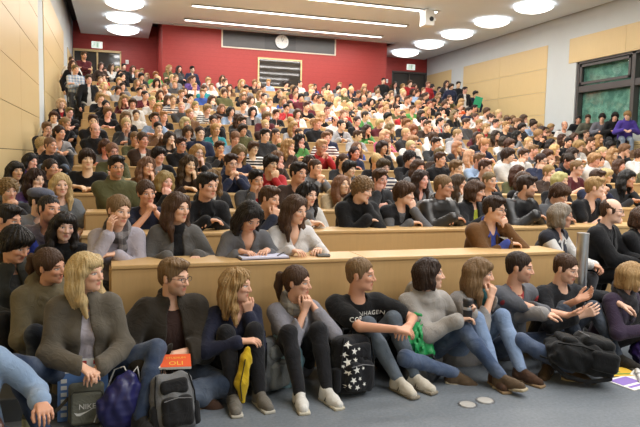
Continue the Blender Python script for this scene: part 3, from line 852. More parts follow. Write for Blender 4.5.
ORD = ('first', 'second', 'third', 'fourth', 'fifth', 'sixth', 'seventh', 'eighth', 'ninth', 'tenth', 'eleventh', 'twelfth', 'thirteenth', 'fourteenth', 'fifteenth', 'sixteenth', 'seventeenth', 'eighteenth', 'nineteenth', 'twentieth', 'twenty-first', 'twenty-second', 'twenty-third', 'twenty-fourth', 'twenty-fifth')
# ---- things fixed to the walls and ceiling
t = root('projection_window', (6.184, YB, 6.25), 0, 'long dark projection window high on the red back wall, behind the clock', 'window')
b = MB(); b.box((-2.264, -.012, -0.323), (-0.633, 0, 0.286)); b.box((0.633, -.012, -0.323), (2.264, 0, 0.286)); b.done('pane', mat_plain('dark_board', srgb('3d3a39'), .35), t)
MB().box((-0.633, -.010, -0.323), (0.633, 0, 0.286)).done('pane', mat_plain('darker_board', srgb('2e2c2c'), .35), t)
b = MB(); b.box((-2.319, -.03, -0.371), (2.319, 0, -0.323), .004); b.box((-2.319, -.03, -0.323), (-2.264, 0, 0.286)); b.box((2.264, -.03, -0.323), (2.319, 0, 0.286)); b.done('window_frame', mat_plain('light_trim', srgb('cfc4b4'), .5), t)
t = root('wall_clock', (6.233, YB - .02, 6.262), 0, 'round white wall clock hanging high on the red back wall', 'clock', None, 1.25)
MB().cyl((0, -.06, 0), (0, 0, 0), .21, seg=40).done('case', mat_plain('clock_case', (.6, .6, .6), .3, .7), t)
MB().cyl((0, -.064, 0), (0, -.058, 0), .192, seg=40).done('dial', M_WHITE, t)
b = MB()
for i in range(12):
    a = i * math.pi / 6; r0 = .135 if i % 3 else .12
    p, q = (r0 * math.sin(a), -.066, r0 * math.cos(a)), (.155 * math.sin(a), -.066, .155 * math.cos(a)); b.cyl(p, q, .005, seg=6)
b.done('hour_marks', M_BLACK, t)
MB().cyl((0, -.068, 0), (.05, -.068, .075), .007, seg=6).done('hour_hand', M_BLACK, t); MB().cyl((0, -.070, 0), (-.03, -.070, .13), .005, seg=6).done('minute_hand', M_BLACK, t)
MB().box((-.02, -.03, .17), (.02, 0, .24)).done('bracket', M_BLACK, t)
t = root('control_room_window', (6.184, YB, 5.044), 0, 'small dark glazed window with a pale wooden frame in the red back wall', 'window')
MB().box((-0.84, -.012, -0.536), (0.84, 0, 0.505)).done('pane', mat_plain('booth_glass', (.035, .03, .026), .04), t)
b = MB(); b.box((-0.895, -.05, 0.505), (0.895, 0, 0.56)); b.box((-0.895, -.05, -0.59), (0.895, 0, -0.536)); b.box((-0.895, -.05, -0.536), (-0.84, 0, 0.505)); b.box((0.84, -.05, -0.536), (0.895, 0, 0.505)); b.done('window_frame', M_WALLWOOD, t)
def exit_sign(x, z, label):
    t = root('exit_sign', (x, YR - .02, z), 0, label, 'sign', None, 1.3)
    MB().box((-.16, -.05, -.10), (.16, 0, .10), .008).done('light_box', emit('exit_white', (.85, 1, .9), .7), t)
    g = emit('exit_green', (.02, .35, .15), .5)
    b = MB(); b.box((-.02, -.056, -.08), (.05, -.05, .08)); b.done('door_symbol', g, t)
    b = MB(); b.cyl((-.075, -.053, .05), (-.075, -.056, .05), .018, seg=12); b.box((-.10, -.056, -.02), (-.06, -.05, .03)); b.box((-.13, -.056, -.07), (-.10, -.05, -.02)); b.box((-.075, -.056, -.07), (-.05, -.05, -.02)); b.done('running_figure_symbol', g, t)
exit_sign(-0.682, 6.116, 'green and white exit sign above the left back doorway')
exit_sign(13.343, 6.14, 'green and white exit sign above the right back doorway')
def small(name, loc, hs, label, cat, mat):
    t = root(name, loc, 0, label, cat)
    MB().box((-hs[0], -hs[1], -hs[2]), hs, .004).done('case', mat, t); MB().box((-hs[0] * .6, -hs[1] - .004, -hs[2] * .6), (hs[0] * .6, -hs[1], hs[2] * .5), .002).done('cover', mat_plain(name + '_cover', (.6, .6, .58), .4), t)
small('wall_switch', (0.475, YR - .02, 5.519), (.06, .02, .08), 'small white box on the red wall beside the left back doorway', 'switch', M_WHITE)
small('wall_switch', (12.125, YR - .02, 5.422), (.06, .02, .09), 'small white box on the red wall beside the right back doorway', 'switch', M_WHITE)
small('notice_plate', (12.21, YR - .02, 4.959), (.07, .02, .05), 'white notice plate low on the red wall by the right doorway', 'sign', M_WHITE)
# the box hanging from the ceiling
t = root('hanging_projector', (9.459, 18.163, CEIL), 0, 'white boxy camera unit hanging from the ceiling among the strip lamps', 'projector', None, 1.35)
MB().cyl((0, 0, -.08), (0, 0, 0), .04, seg=16).done('mount', M_WHITE, t)
b = MB(); b.box((-.12, -.14, -.42), (.12, .14, -.06), .012); b.done('case', M_WHITE, t)
MB().cyl((.04, -.15, -.27), (.04, -.13, -.27), .055, seg=20).done('lens', M_BLACK, t); MB().box((.13, -.06, -.30), (.20, .02, -.24), .006).done('side_knob', M_WHITE, t)
# slatted wooden cover under the window
t = root('slatted_bench_box', (13.87, 12.05, 0), 0, 'slatted wooden box bench along the wall below the big window', 'bench')
zt = 2.354; b = MB()
for i in range(30):
    z = zt - .07 - i * .062
    if z < .7: break
    b.box((-.30, -3.6, z - .024), (-.27, 2.63, z + .024), .004); b.box((-.27, 2.60, z - .024), (.27, 2.63, z + .024), .004)
b.done('slats', M_WALLWOOD, t)
MB().box((-.31, -3.6, zt - .04), (.28, 2.65, zt), .006).done('top_board', M_WALLWOOD, t)
MB().box((-.26, -3.6, .6), (.27, 2.59, zt - .04)).done('carcass', M_DARK, t)
t = root('steel_post', (3.97, 4.50, 0), 0, 'brushed steel post standing beside the end of the front bench', 'post')
MB().cyl((0, 0, .012), (0, 0, 1.045), .052, seg=32).done('pole', M_STEEL, t, smooth=False); MB().cyl((0, 0, 1.045), (0, 0, 1.058), .054, seg=32).done('cap', M_STEEL, t); MB().cyl((0, 0, 0), (0, 0, .014), .085, seg=32).done('base_plate', M_STEEL, t)
for x, y, q in ((2.29, 3.61, 'the nearer of two'), (2.45, 3.64, 'the farther of two')):
    t = root('floor_outlet', (x, y, 0), 0, 'round steel floor outlet lid, %s set in the floor' % ('left' if x < 2.4 else 'right'), 'outlet')
    MB().cyl((0, 0, -.002), (0, 0, .004), .066, seg=32).done('rim', M_STEEL, t); MB().cyl((0, 0, .003), (0, 0, .006), .054, seg=32).done('lid', mat_plain('lid_steel', (.62, .60, .56), .45, .6), t)
# ------------------------------------------------------------------ the people one can tell apart
def knees(dx=.12, y=-.52, z=.08, sp=.03, toe=8):
    return dict(feet={1: ((dx, y, z), toe), -1: ((-dx, y, z), -toe)}, kpole={1: (sp * 3, -.3, 1), -1: (-sp * 3, -.3, 1)})
def crossed(z=.07):
    return dict(feet={1: ((-.13, -.34, z), -70, 20), -1: ((.13, -.40, z), 70, 20)}, kpole={1: (1, -.25, .12), -1: (-1, -.25, .12)})
def standing(dx=.09):
    return dict(seat=.80, feet={1: ((dx, -.02, .085), 8), -1: ((-dx, -.02, .085), -8)}, kpole={1: (.1, -1, 0), -1: (-.1, -1, 0)})
def chair(): return dict(feet={1: ((.11, -.38, .08), 6), -1: ((-.11, -.38, .08), -6)}, kpole={1: (.1, -1, .6), -1: (-.1, -1, .6)})
def desk(y=-.36, z=.845, dx=.10): return {1: ((dx * .4, y, z), (-1, -.25, 0), (0, 0, -1), .35), -1: ((-dx * .4, y - .03, z + .02), (1, -.2, 0), (0, 0, -1), .35)}
HEADH = {  # hands placed from the head: chin rests
    'chin': lambda s: ((s * .035, -.085, -.20), (-s * .15, -.25, 1), (0, 1, .3), .75, 'head'),
    'cheek': lambda s: ((s * .085, -.06, -.17), (-s * .10, -.15, 1), (-s * .9, .5, 0), .35, 'head'),
    'mouth': lambda s: ((s * .05, -.115, -.17), (-s * .3, .05, 1), (0, 1, .1), .8, 'head'),
    'clasp': lambda s: ((s * .045, -.12, -.18), (-s * .55, -.05, 1), (-s, .3, 0), .8, 'head')}
c = srgb
DEN, DDEN, BLK, GREYD = c('43536b'), c('262d3b'), c('17171a'), c('3a3b3e')
WHITE = c('d9d7d2')
def hero(label, loc, rz, pose, top, legs=None, inner=None, h=.0055, s=1.0, seed=None, **look):
    topo, tops = top; seed = hash_(label) if seed is None else seed
    g = geo(pose, topo, legs[0] if legs else {}, h, None, 'shoes' in look, inner[0] if inner else None, seed)
    look['top'] = tops
    if inner: look['inner'] = inner[1]
    look['legs'] = legs[1] if legs else ('trousers', DDEN, 'denim')
    look.setdefault('skin', SKINC[seed % 5])
    R_ = put_person(g, loc, rz, look, label, None, s); HERO_LIST.append((label, R_, g['k']))
    return R_
HERO_LIST = []
class _H:
    def __getitem__(s, key): return [(r_, k_) for l_, r_, k_ in HERO_LIST if key in l_][0]
HEROES = _H()
def hash_(t): return sum((i + 1) * ord(x) for i, x in enumerate(t)) % 997
HC = HAIRC
YB1 = 4.44
# --- sitting on the floor along the front bench
hero('person in pale blue shirt at the picture edge, hand resting on a jeans knee', (-.80, 3.72, 0), .25,
     dict(seat=.02, lean=10, head=(40, 5, 0), hands={1: ((.34, -.34, .36), (.1, -1, -.35), (0, 0, -1), .5), -1: ((-.1, -.36, .28), (.5, -.6, -.1), (0, 0, -1), .4)}, **crossed()),
     (dict(sleeve=1.9, neck='collar', th=.018, wr=.008), ('shirt', c('8fa6c4'), 'denim')), ({}, ('jeans', DEN, 'denim')), hair=('short', HC['brown']))
hero('person in grey-brown jacket with folded hands, sitting behind a grey shoulder bag', (-.20, 4.22, 0), .12,
     dict(f=1, seat=.17, lean=8, head=(48, 2, -4), hands={1: ((.06, -.33, .375), (-.6, -.7, -.25), (0, 0, -1), .45), -1: ((-.05, -.34, .395), (.6, -.7, -.25), (0, .1, -1), .45)},
          feet={1: ((.27, -.47, .09), 20), -1: ((-.26, -.47, .09), -20)}, kpole={1: (.7, -.4, .5), -1: (-.7, -.4, .5)}),
     (dict(sleeve=2, neck='stand', th=.024, open=(.012, .10), len=.10, wr=.007), ('jacket', c('625b50'), 'plain')), ({}, ('jeans', c('2f3d57'), 'denim')),
     (dict(sleeve=.2, th=.006, neck='crew'), ('shirt', c('b9b2bb'), 'plain')), hair=('longfringe', HC['lightblond']), shoes=(c('2a2a2c'), c('555555')), s=1.02)
hero('person in dark brown outdoor jacket, sitting cross-legged with a red booklet', (.36, YB1 + .02, 0), .10,
     dict(seat=.02, lean=7, head=(42, 4, 0), fat=1.1, hands={1: ((-.04, -.33, .33), (-.9, -.4, -.1), (0, 0, -1), .55), -1: ((-.22, -.37, .29), (.75, -.6, -.1), (.2, 0, -1), .6)}, pole={1: (.9, .3, -.5), -1: (-.9, .3, -.5)}, **crossed()),
     (dict(sleeve=1.95, neck='stand', th=.034, open=(.03, .16), len=.03, fat=.022, wr=.012, slr=.01), ('jacket', c('302a22'), 'plain')), (dict(th=.012), ('jeans', c('303c50'), 'denim')),
     (dict(sleeve=.2, th=.010, neck='crew'), ('shirt', c('3a2824'), 'plain')), hair=('short', HC['dirty']), stubble=.55, glasses=1, shoes=(c('4a3428'), c('8a7a66')), s=1.07, h=.005)
hero('person in navy top, chin on hand, sitting with black-trousered knees drawn up', (.80, YB1, 0), .06,
     dict(f=1, seat=.02, lean=9, head=(52, 3, 4), hands={1: HEADH['chin'](1), -1: ((-.02, -.36, .42), (.9, -.3, .1), (0, .2, -1), .4)}, pole={1: (.5, -.2, -1), -1: (-.8, 0, -.5)}, **knees(.09, -.44, .08, .01, 6)),
     (dict(sleeve=1.9, neck='v', th=.012), ('sweater', c('23263a'), 'knit')), ({}, ('trousers', c('1c1c20'), 'plain')), hair=('wavy', HC['blond']), shoes=(c('6f6a62'), c('b5b0a4')), laces=c('c8c4ba'))
hero('person in grey top and checked scarf, both hands under the chin', (1.25, YB1 - .01, 0), .05,
     dict(f=1, seat=.02, lean=8, head=(46, 2, 0), hands={1: HEADH['clasp'](1), -1: HEADH['chin'](-1)}, pole={1: (.6, -.3, -1), -1: (-.6, -.3, -1)}, **knees(.10, -.50, .08, .02, 8)),
     (dict(sleeve=1.7, neck='v', th=.014), ('sweater', c('8b8a93'), 'knit')), ({}, ('leggings', c('1d1d21'), 'plain')), hair=('pony', HC['brown']), scarf=(c('6a655f'), 'plaid', c('8f8a80')), shoes=(WHITE, c('c9c2b0')), laces=c('2a2a2c'), stripes=c('222224'))
hero('person in black printed T-shirt, forearms resting around jeans knees', (1.74, YB1 + .01, 0), .03,
     dict(seat=.02, lean=12, head=(50, 0, 0), hands={1: ((.24, -.47, .46), (-.75, -.5, -.2), (0, .2, -1), .5), -1: ((.12, -.50, .45), (.9, -.3, -.1), (0, .3, -1), .45)}, pole={1: (1, .2, -.3), -1: (-1, .2, -.5)}, feet={1: ((.31, -.43, .085), 22), -1: ((.17, -.46, .085), 14)}, kpole={1: (.25, -.3, 1), -1: (.0, -.3, 1)}),
     (dict(sleeve=.62, neck='crew', th=.014, wr=.006, slr=.008), ('t_shirt', c('141416'), 'plain')), ({}, ('jeans', c('4b5560'), 'denim')), hair=('crop', HC['dirty']), shoes=(c('cdc6b8'), c('8a8172')), laces=c('e0ddd5'), stripes=c('5a5348'), s=1.05)
hero('person in pale grey hoodie holding a black travel mug, one jeans leg stretched out', (2.33, YB1 - .02, 0), .08,
     dict(f=1, seat=.02, lean=8, head=(55, -2, 3), hands={1: ((.22, -.34, .50), (-.2, -.5, .85), (-.9, -.3, 0), .75), -1: ((.10, -.36, .46), (.9, -.3, .15), (.2, -.2, -1), .5)},
          feet={1: ((.30, -.62, .09), 18, -10), -1: ((.06, -.40, .07), 60, 10)}, kpole={1: (.0, -.3, 1), -1: (-.9, -.5, .35)}),
     (dict(sleeve=1.95, neck='hood', th=.022, len=.03, wr=.008), ('hoodie', c('a9a49f'), 'knit')), ({}, ('jeans', c('3d4e6c'), 'denim')), hair=('bob', HC['darkbrown']), shoes=(c('5b4a38'), c('b3a68c')), s=1.03)
hero('person in grey cardigan and teal scarf, hand at mouth, other arm held out', (2.76, YB1, 0), .12,
     dict(f=1, seat=.02, lean=12, head=(45, 6, 4), hands={1: ((.42, -.42, .46), (.85, -.5, -.1), (0, .1, -1), .3), -1: HEADH['mouth'](-1)}, pole={1: (.8, .1, -.6), -1: (-.5, -.4, -1)}, **knees(.12, -.52, .08, .02, 14)),
     (dict(sleeve=1.95, neck='v', th=.02, len=.06, wr=.008), ('cardigan', c('93908f'), 'knit')), ({}, ('jeans', c('7d93b5'), 'denim')), hair=('longfringe', HC['dirty']), scarf=(c('2f6b70'), 'knit'), shoes=(c('4c3526'), c('937a5c')), s=1.03)
hero('person in grey zip sweater over red tee, open hands raised in front', (3.15, YB1, 0), .15,
     dict(seat=.02, lean=10, head=(35, 4, 0), hands={1: ((.40, -.36, .52), (.5, -.6, .5), (-.8, .3, .2), .3), -1: ((.26, -.44, .42), (.75, -.6, .25), (0, .3, 1), .35)}, pole={1: (.8, 0, -.7), -1: (-.6, 0, -1)},
          feet={1: ((.02, -.44, .07), -60, 10), -1: ((.10, -.60, .07), 40, 10)}, kpole={1: (1, -.4, .35), -1: (-.8, -.4, .7)}),
     (dict(sleeve=1.35, neck='v', th=.016, vdeep=.14, wr=.006), ('sweater', c('62646b'), 'knit')), ({}, ('jeans', c('3d4c68'), 'denim')), (dict(sleeve=.2, th=.006, neck='crew'), ('t_shirt', c('a33a3c'), 'plain')), hair=('crop', HC['darkbrown']), stubble=.4, shoes=(c('5a4630'), c('c8b48a')), s=1.05)
hero('person in dark sweater with one arm laid over a raised dark jeans knee', (3.62, YB1 + .03, 0), .05,
     dict(seat=.03, lean=14, head=(20, 12, 0), hands={1: ((.35, -.42, .50), (.7, -.6, -.3), (0, 0, -1), .4), -1: ((-.02, -.40, .43), (.5, -.7, .5), (.6, .2, .2), .4)}, pole={1: (.9, .2, -.2), -1: (-.7, .1, -.8)},
          feet={1: ((.32, -.46, .08), 20), -1: ((.05, -.42, .07), 10)}, kpole={1: (.25, -.3, 1), -1: (-.2, -.4, .9)}),
     (dict(sleeve=1.7, neck='crew', th=.016), ('sweater', c('24262b'), 'knit')), ({}, ('jeans', c('28313f'), 'denim')), hair=('crop', HC['brown']), stubble=.3, shoes=(c('2a2622'), c('4a443a')), s=1.02)
hero('person in dark purple top with grey scarf, leaning over floor papers', (4.10, YB1 - .12, 0), .25,
     dict(f=1, seat=.02, lean=20, head=(45, 12, 5), hands={1: ((.42, -.36, .40), (.8, -.5, -.1), (0, 0, -1), .35), -1: ((-.02, -.40, .32), (.6, -.7, .1), (0, 0, -1), .4)}, pole={1: (.8, .2, -.5), -1: (-.8, .2, -.5)},
          feet={1: ((.46, -.34, .07), 60, 10), -1: ((.34, -.48, .06), 70, 10)}, kpole={1: (.8, -.6, .3), -1: (-.2, -.7, .7)}),
     (dict(sleeve=1.7, neck='crew', th=.016), ('sweater', c('3a2e42'), 'knit')), ({}, ('trousers', c('2f2c2c'), 'plain')), hair=('bob', HC['blond']), scarf=(c('3c3b40'), 'knit'), shoes=(c('222222'), c('333333')))
# --- second line on the left steps
hero('person in dark olive jacket looking down at a phone, sitting on the steps', (-.76, 5.05, 0), .35,
     dict(seat=.24, lean=16, head=(30, 24, 0), hands={1: ((.12, -.34, .46), (-.4, -.8, .2), (-.3, 0, -1), .4), -1: ((.0, -.40, .48), (.5, -.8, .25), (.1, .2, 1), .5)}, **chair()),
     (dict(sleeve=1.95, neck='stand', th=.03, open=(.02, .08), wr=.01, fat=.01), ('jacket', c('2f2f2a'), 'plain')), ({}, ('trousers', c('1f1f22'), 'plain')), (dict(sleeve=.2, th=.008, neck='crew'), ('shirt', c('3a3a3a'), 'plain')), hair=('mop', HC['black']), s=1.05)
hero('person in beige parka leaning forward behind the grey-brown jacket', (-.50, 4.72, 0), .30,
     dict(f=1, seat=.20, lean=20, head=(42, 8, -8), hands={1: ((.22, -.36, .50), (.3, -.9, .1), (0, 0, -1), .4), -1: ((.0, -.40, .50), (.6, -.8, .1), (0, 0, -1), .4)}, **chair()),
     (dict(sleeve=1.95, neck='hood', th=.026, wr=.009), ('parka', c('6f6650'), 'plain')), ({}, ('jeans', DDEN, 'denim')), hair=('pony', HC['brown']))
hero('person in black hooded top, sitting on the left steps', (-.42, 5.55, 0), .10,
     dict(f=1, seat=.34, lean=10, head=(12, 4, 8), **chair()), (dict(sleeve=2, neck='hood', th=.024, wr=.008), ('hoodie', c('161619'), 'knit')), ({}, ('trousers', BLK)), hair=('longfringe', HC['black']), skin=c('d9b5a4'))
hero('person in mauve-grey sweater with forearms on knees, on the left steps', (-.62, 6.02, 0), .25,
     dict(seat=.46, lean=26, head=(25, -2, 8), hands={1: ((.14, -.44, .62), (-.4, -.8, -.3), (0, 0, -1), .5), -1: ((.05, -.46, .60), (.5, -.8, -.2), (0, 0, -1), .4)}, **chair()),
     (dict(sleeve=1.8, neck='crew', th=.018), ('sweater', c('726a70'), 'knit')), ({}, ('jeans', DDEN, 'denim')), hair=('buzz', HC['black']), stubble=.4, s=1.03)
hero('person in flat cap and pale grey sweater on the left steps', (-.74, 6.42, 0), .30,
     dict(seat=.52, lean=22, head=(40, 6, 0), hands={1: ((.20, -.36, .62), (-.2, -1, -.2), (0, 0, -1), .5)}, **chair()),
     (dict(sleeve=1.9, neck='crew', th=.018), ('sweater', c('7e7e80'), 'knit')), ({}, ('jeans', DDEN, 'denim')), hair=('crop', HC['black']), hat=('flat_cap', 'flatcap', c('5b6072')), stubble=.5)
hero('person in bright blue hooded jacket at the picture edge on the left steps', (-.93, 5.75, 0), .45,
     dict(seat=.40, lean=18, head=(35, 10, 0), **chair()), (dict(sleeve=2, neck='hood', th=.026, wr=.009), ('jacket', c('2e3f9a'), 'plain')), ({}, ('jeans', DDEN, 'denim')), hair=('short', HC['black']))
hero('person in grey tee holding a paper, on the left steps', (-.56, 7.05, 0), .12,
     dict(f=1, seat=.62, lean=12, head=(8, 4, 0), hands={1: ((.10, -.34, .84), (-.7, -.6, 0), (0, 0, -1), .4), -1: ((-.06, -.36, .86), (.5, -.8, .1), (0, 0, -1), .4)}, **chair()),
     (dict(sleeve=.7, neck='crew', th=.014), ('t_shirt', c('767b80'), 'plain')), ({}, ('jeans', c('2c3547'), 'denim')), hair=('long', HC['lightblond']))
# --- first bench row
Y1, F1 = row_y(1) + .56, tier_z(1)
hero('person in lavender-grey sweater and checked scarf, cheek propped on a hand, front bench', (.0, Y1, F1), .05,
     dict(f=1, seat=.46, lean=22, head=(28, 6, 8), hands={-1: HEADH['cheek'](-1), 1: ((-.02, -.34, .845), (-1, -.2, 0), (0, 0, -1), .3)}, pole={-1: (-.5, -.3, -1)}, **chair()),
     (dict(sleeve=1.9, neck='crew', th=.016), ('sweater', c('b3adb8'), 'knit')), None, hair=('bun', HC['dirty']), scarf=(c('4d4a4c'), 'plaid', c('8d8888')))
hero('person in grey blazer over black turtleneck, front bench', (.45, Y1, F1), .12,
     dict(f=1, seat=.44, lean=10, head=(30, 6, 0), hands={1: ((.12, -.30, .80), (-.4, -.9, 0), (0, 0, -1), .4), -1: ((-.12, -.30, .80), (.4, -.9, 0), (0, 0, -1), .4)}, **chair()),
     (dict(sleeve=2, neck='lapel', th=.022, open=(.03, .08), wr=.006), ('blazer', c('5c5a58'), 'plain')), None, (dict(sleeve=.2, th=.008, neck='turtle'), ('turtleneck', c('17171a'), 'knit')), hair=('long', HC['brown']))
hero('person in grey top bending over an open notebook, front bench', (1.0, Y1 - .02, F1), .10,
     dict(f=1, seat=.44, lean=26, head=(10, 40, 0), hands={1: ((.12, -.36, .845), (-.6, -.7, 0), (0, 0, -1), .4), -1: ((-.10, -.36, .845), (.6, -.7, 0), (0, 0, -1), .4)}, **chair()),
     (dict(sleeve=1.8, neck='v', th=.014), ('top', c('6a6a6e'), 'knit')), None, hair=('long', HC['black']))
hero('person in white blouse behind a black wallet, front bench', (1.42, Y1, F1), .08,
     dict(f=1, seat=.44, lean=16, head=(28, 12, 0), hands={1: ((.16, -.36, .845), (-.5, -.7, 0), (0, 0, -1), .4), -1: ((-.10, -.38, .845), (.5, -.8, 0), (0, 0, -1), .4)}, **chair()),
     (dict(sleeve=1.95, neck='v', th=.014, wr=.005), ('blouse', c('d3d0cf'), 'plain')), None, hair=('long', HC['brown']))
hero('person in brown corduroy jacket and blue shirt, hand at mouth, front bench', (3.36, Y1, F1), .12,
     dict(seat=.42, lean=16, head=(30, 6, 0), hands={1: HEADH['mouth'](1), -1: ((.06, -.34, .845), (1, -.2, 0), (0, 0, -1), .4)}, pole={1: (.7, -.4, -1)}, **chair()),
     (dict(sleeve=1.95, neck='lapel', th=.026, open=(.02, .10), wr=.007, fat=.01), ('jacket', c('6b4a2a'), 'knit')), None, (dict(sleeve=1.97, th=.010, neck='collar', vneck=1, vdeep=.06), ('shirt', c('4050a0'), 'plain')), hair=('short', HC['darkbrown']), glasses=1)
hero('person in white blouse and dark vest with name badge', (4.07, Y1 - .06, F1), .42,
     dict(f=1, seat=.36, lean=14, head=(22, 4, 0), hands={1: ((.14, -.46, .62), (-.4, -.8, -.2), (-.5, 0, -1), .6), -1: ((.04, -.46, .64), (.6, -.8, -.2), (.3, 0, -1), .55)}, **chair()),
     (dict(sleeve=.0, neck='v', th=.022, vdeep=.2, wr=.004), ('vest', c('2c2e38'), 'plain')), ({}, ('trousers', c('55555a'), 'plain')), (dict(sleeve=1.95, th=.012, neck='collar', vneck=1, vdeep=.07), ('blouse', c('d8d5d2'), 'plain')), hair=('bob', HC['grey']), glasses=1, shoes=(c('222222'), c('222222')))
hero('person in black suit and glasses with hands folded, end of the front row', (4.72, Y1, F1), .42,
     dict(seat=.32, lean=14, head=(20, 3, 0), hands={1: ((.12, -.46, .58), (-.4, -.8, -.3), (-.3, 0, -1), .55), -1: ((.03, -.46, .58), (.5, -.8, -.3), (.2, 0, -1), .55)}, **chair()),
     (dict(sleeve=1.97, neck='lapel', th=.026, open=(.015, .05), fat=.012, len=.08), ('suit_jacket', c('151518'), 'plain')), ({}, ('trousers', c('151518'), 'plain')), (dict(sleeve=.2, th=.01, neck='collar'), ('shirt', c('1d1d21'), 'plain')), hair=('bald', HC['brown']), glasses=1, shoes=(c('111111'), c('111111')), s=1.06)
hero('person in black jacket over white shirt at the right picture edge', (5.16, Y1, F1), .35,
     dict(f=1, seat=.32, lean=14, head=(20, 18, 0), **chair()),
     (dict(sleeve=1.97, neck='lapel', th=.024, open=(.03, .08)), ('jacket', c('18181b'), 'plain')), ({}, ('trousers', c('18181b'), 'plain')), (dict(sleeve=.2, th=.008, neck='collar', vneck=1), ('shirt', WHITE, 'plain')), hair=('bobfringe', HC['brown']), shoes=(c('111111'), c('111111')))
# --- second bench row
Y2, F2 = row_y(2) + .56, tier_z(2)
def row2(x, label, head, hands, top, look, f=0, lean=18, inner=None, seat=.44, pole=None, y=Y2, z=F2, s=1.0, rz=.12):
    p = dict(f=f, seat=seat, lean=lean, head=head, hands=hands, **chair())
    if pole: p['pole'] = pole
    hero(label, (x * 1.032, y, z), rz, p, top, None, inner, .006, s, **look)
dsk = desk()
row2(.23, 'person in navy tee, chin on both hands, second bench row', (12, 4, -4), {1: HEADH['clasp'](1), -1: HEADH['clasp'](-1)}, (dict(sleeve=.5, neck='crew'), ('t_shirt', c('23273a'))), dict(hair=('bun', HC['brown'])), 1, 22, pole={1: (.9, -.2, -1), -1: (-.9, -.2, -1)})
row2(.78, 'person in black shirt, arms folded on the second bench', (28, 4, 0), dsk, (dict(sleeve=1.95, neck='collar', th=.018), ('shirt', c('141417'))), dict(hair=('short', HC['black'])), s=1.04)
row2(1.36, 'person in navy sweater with both hands raised to the mouth, second bench row', (35, 10, 0), {1: HEADH['clasp'](1), -1: HEADH['mouth'](-1)}, (dict(sleeve=1.95, neck='crew', th=.018), ('sweater', c('252b3d'), 'knit')), dict(hair=('short', HC['brown'])), lean=26, pole={1: (.7, -.3, -1), -1: (-.7, -.3, -1)}, seat=.40)
row2(1.78, 'person in white top with grey scarf, second bench row', (15, 10, 0), dsk, (dict(sleeve=1.9, neck='v'), ('top', c('cfccc8'))), dict(hair=('wavy', HC['black']), scarf=(c('6d6d70'), 'knit')), 1, 18, seat=.42)
row2(2.32, 'person in black hoodie, cheek on hand, second bench row', (28, 14, 8), {1: HEADH['cheek'](1), -1: ((.02, -.34, .845), (1, -.2, 0), (0, 0, -1), .4)}, (dict(sleeve=2, neck='hood', th=.026), ('hoodie', c('141416'), 'knit')), dict(hair=('curly', HC['dirty'])), 0, 24, pole={1: (.7, -.3, -1)}, s=1.04)
row2(2.80, 'person in grey-sleeved black top, hand at mouth, second bench row', (40, 8, 0), {1: HEADH['mouth'](1), -1: ((.04, -.34, .845), (1, -.2, 0), (0, 0, -1), .4)}, (dict(sleeve=.1, neck='v', th=.022), ('vest', c('1b1b1f'), 'knit')), dict(hair=('mop', HC['brown'])), 0, 22, (dict(sleeve=1.95, th=.014, neck='crew'), ('sweater', c('66676b'), 'knit')), pole={1: (.7, -.3, -1)})
row2(3.32, 'person in black leather jacket and glasses, second bench row', (32, 4, 0), dsk, (dict(sleeve=2, neck='stand', th=.026, wr=.008), ('leather_jacket', c('2a2725'), 'leather')), dict(hair=('crop', HC['dirty']), glasses=1), 0, 12, s=1.03)
row2(3.72, 'person in dark jacket over yellow-green tee, second bench row', (30, 8, 0), dsk, (dict(sleeve=2, neck='stand', th=.026, open=(.03, .06)), ('jacket', c('1f2024'))), dict(hair=('bobfringe', HC['brown'])), 1, 12, (dict(sleeve=.2, th=.008, neck='crew'), ('t_shirt', c('a7ad3a'))))
row2(4.32, 'person in black leather jacket, second bench row', (42, 4, 0), dsk, (dict(sleeve=2, neck='stand', th=.026, wr=.008), ('leather_jacket', c('1b1b1d'), 'leather')), dict(hair=('short', HC['darkbrown']), stubble=.6), 0, 18, s=1.05)
row2(4.74, 'person in grey jacket looking down, second bench row', (20, 26, 0), dsk, (dict(sleeve=2, neck='stand', th=.024), ('jacket', c('55565a'))), dict(hair=('mop', HC['brown'])), 0, 22)
row2(5.24, 'person in black T-shirt, hand raised to mouth, second bench row', (45, 2, 0), {1: HEADH['mouth'](1), -1: ((.06, -.34, .845), (1, -.2, 0), (0, 0, -1), .4)}, (dict(sleeve=.5, neck='v', th=.014), ('t_shirt', c('17181c'))), dict(hair=('short', HC['blond'])), 0, 20, pole={1: (.7, -.3, -1)}, s=1.05)
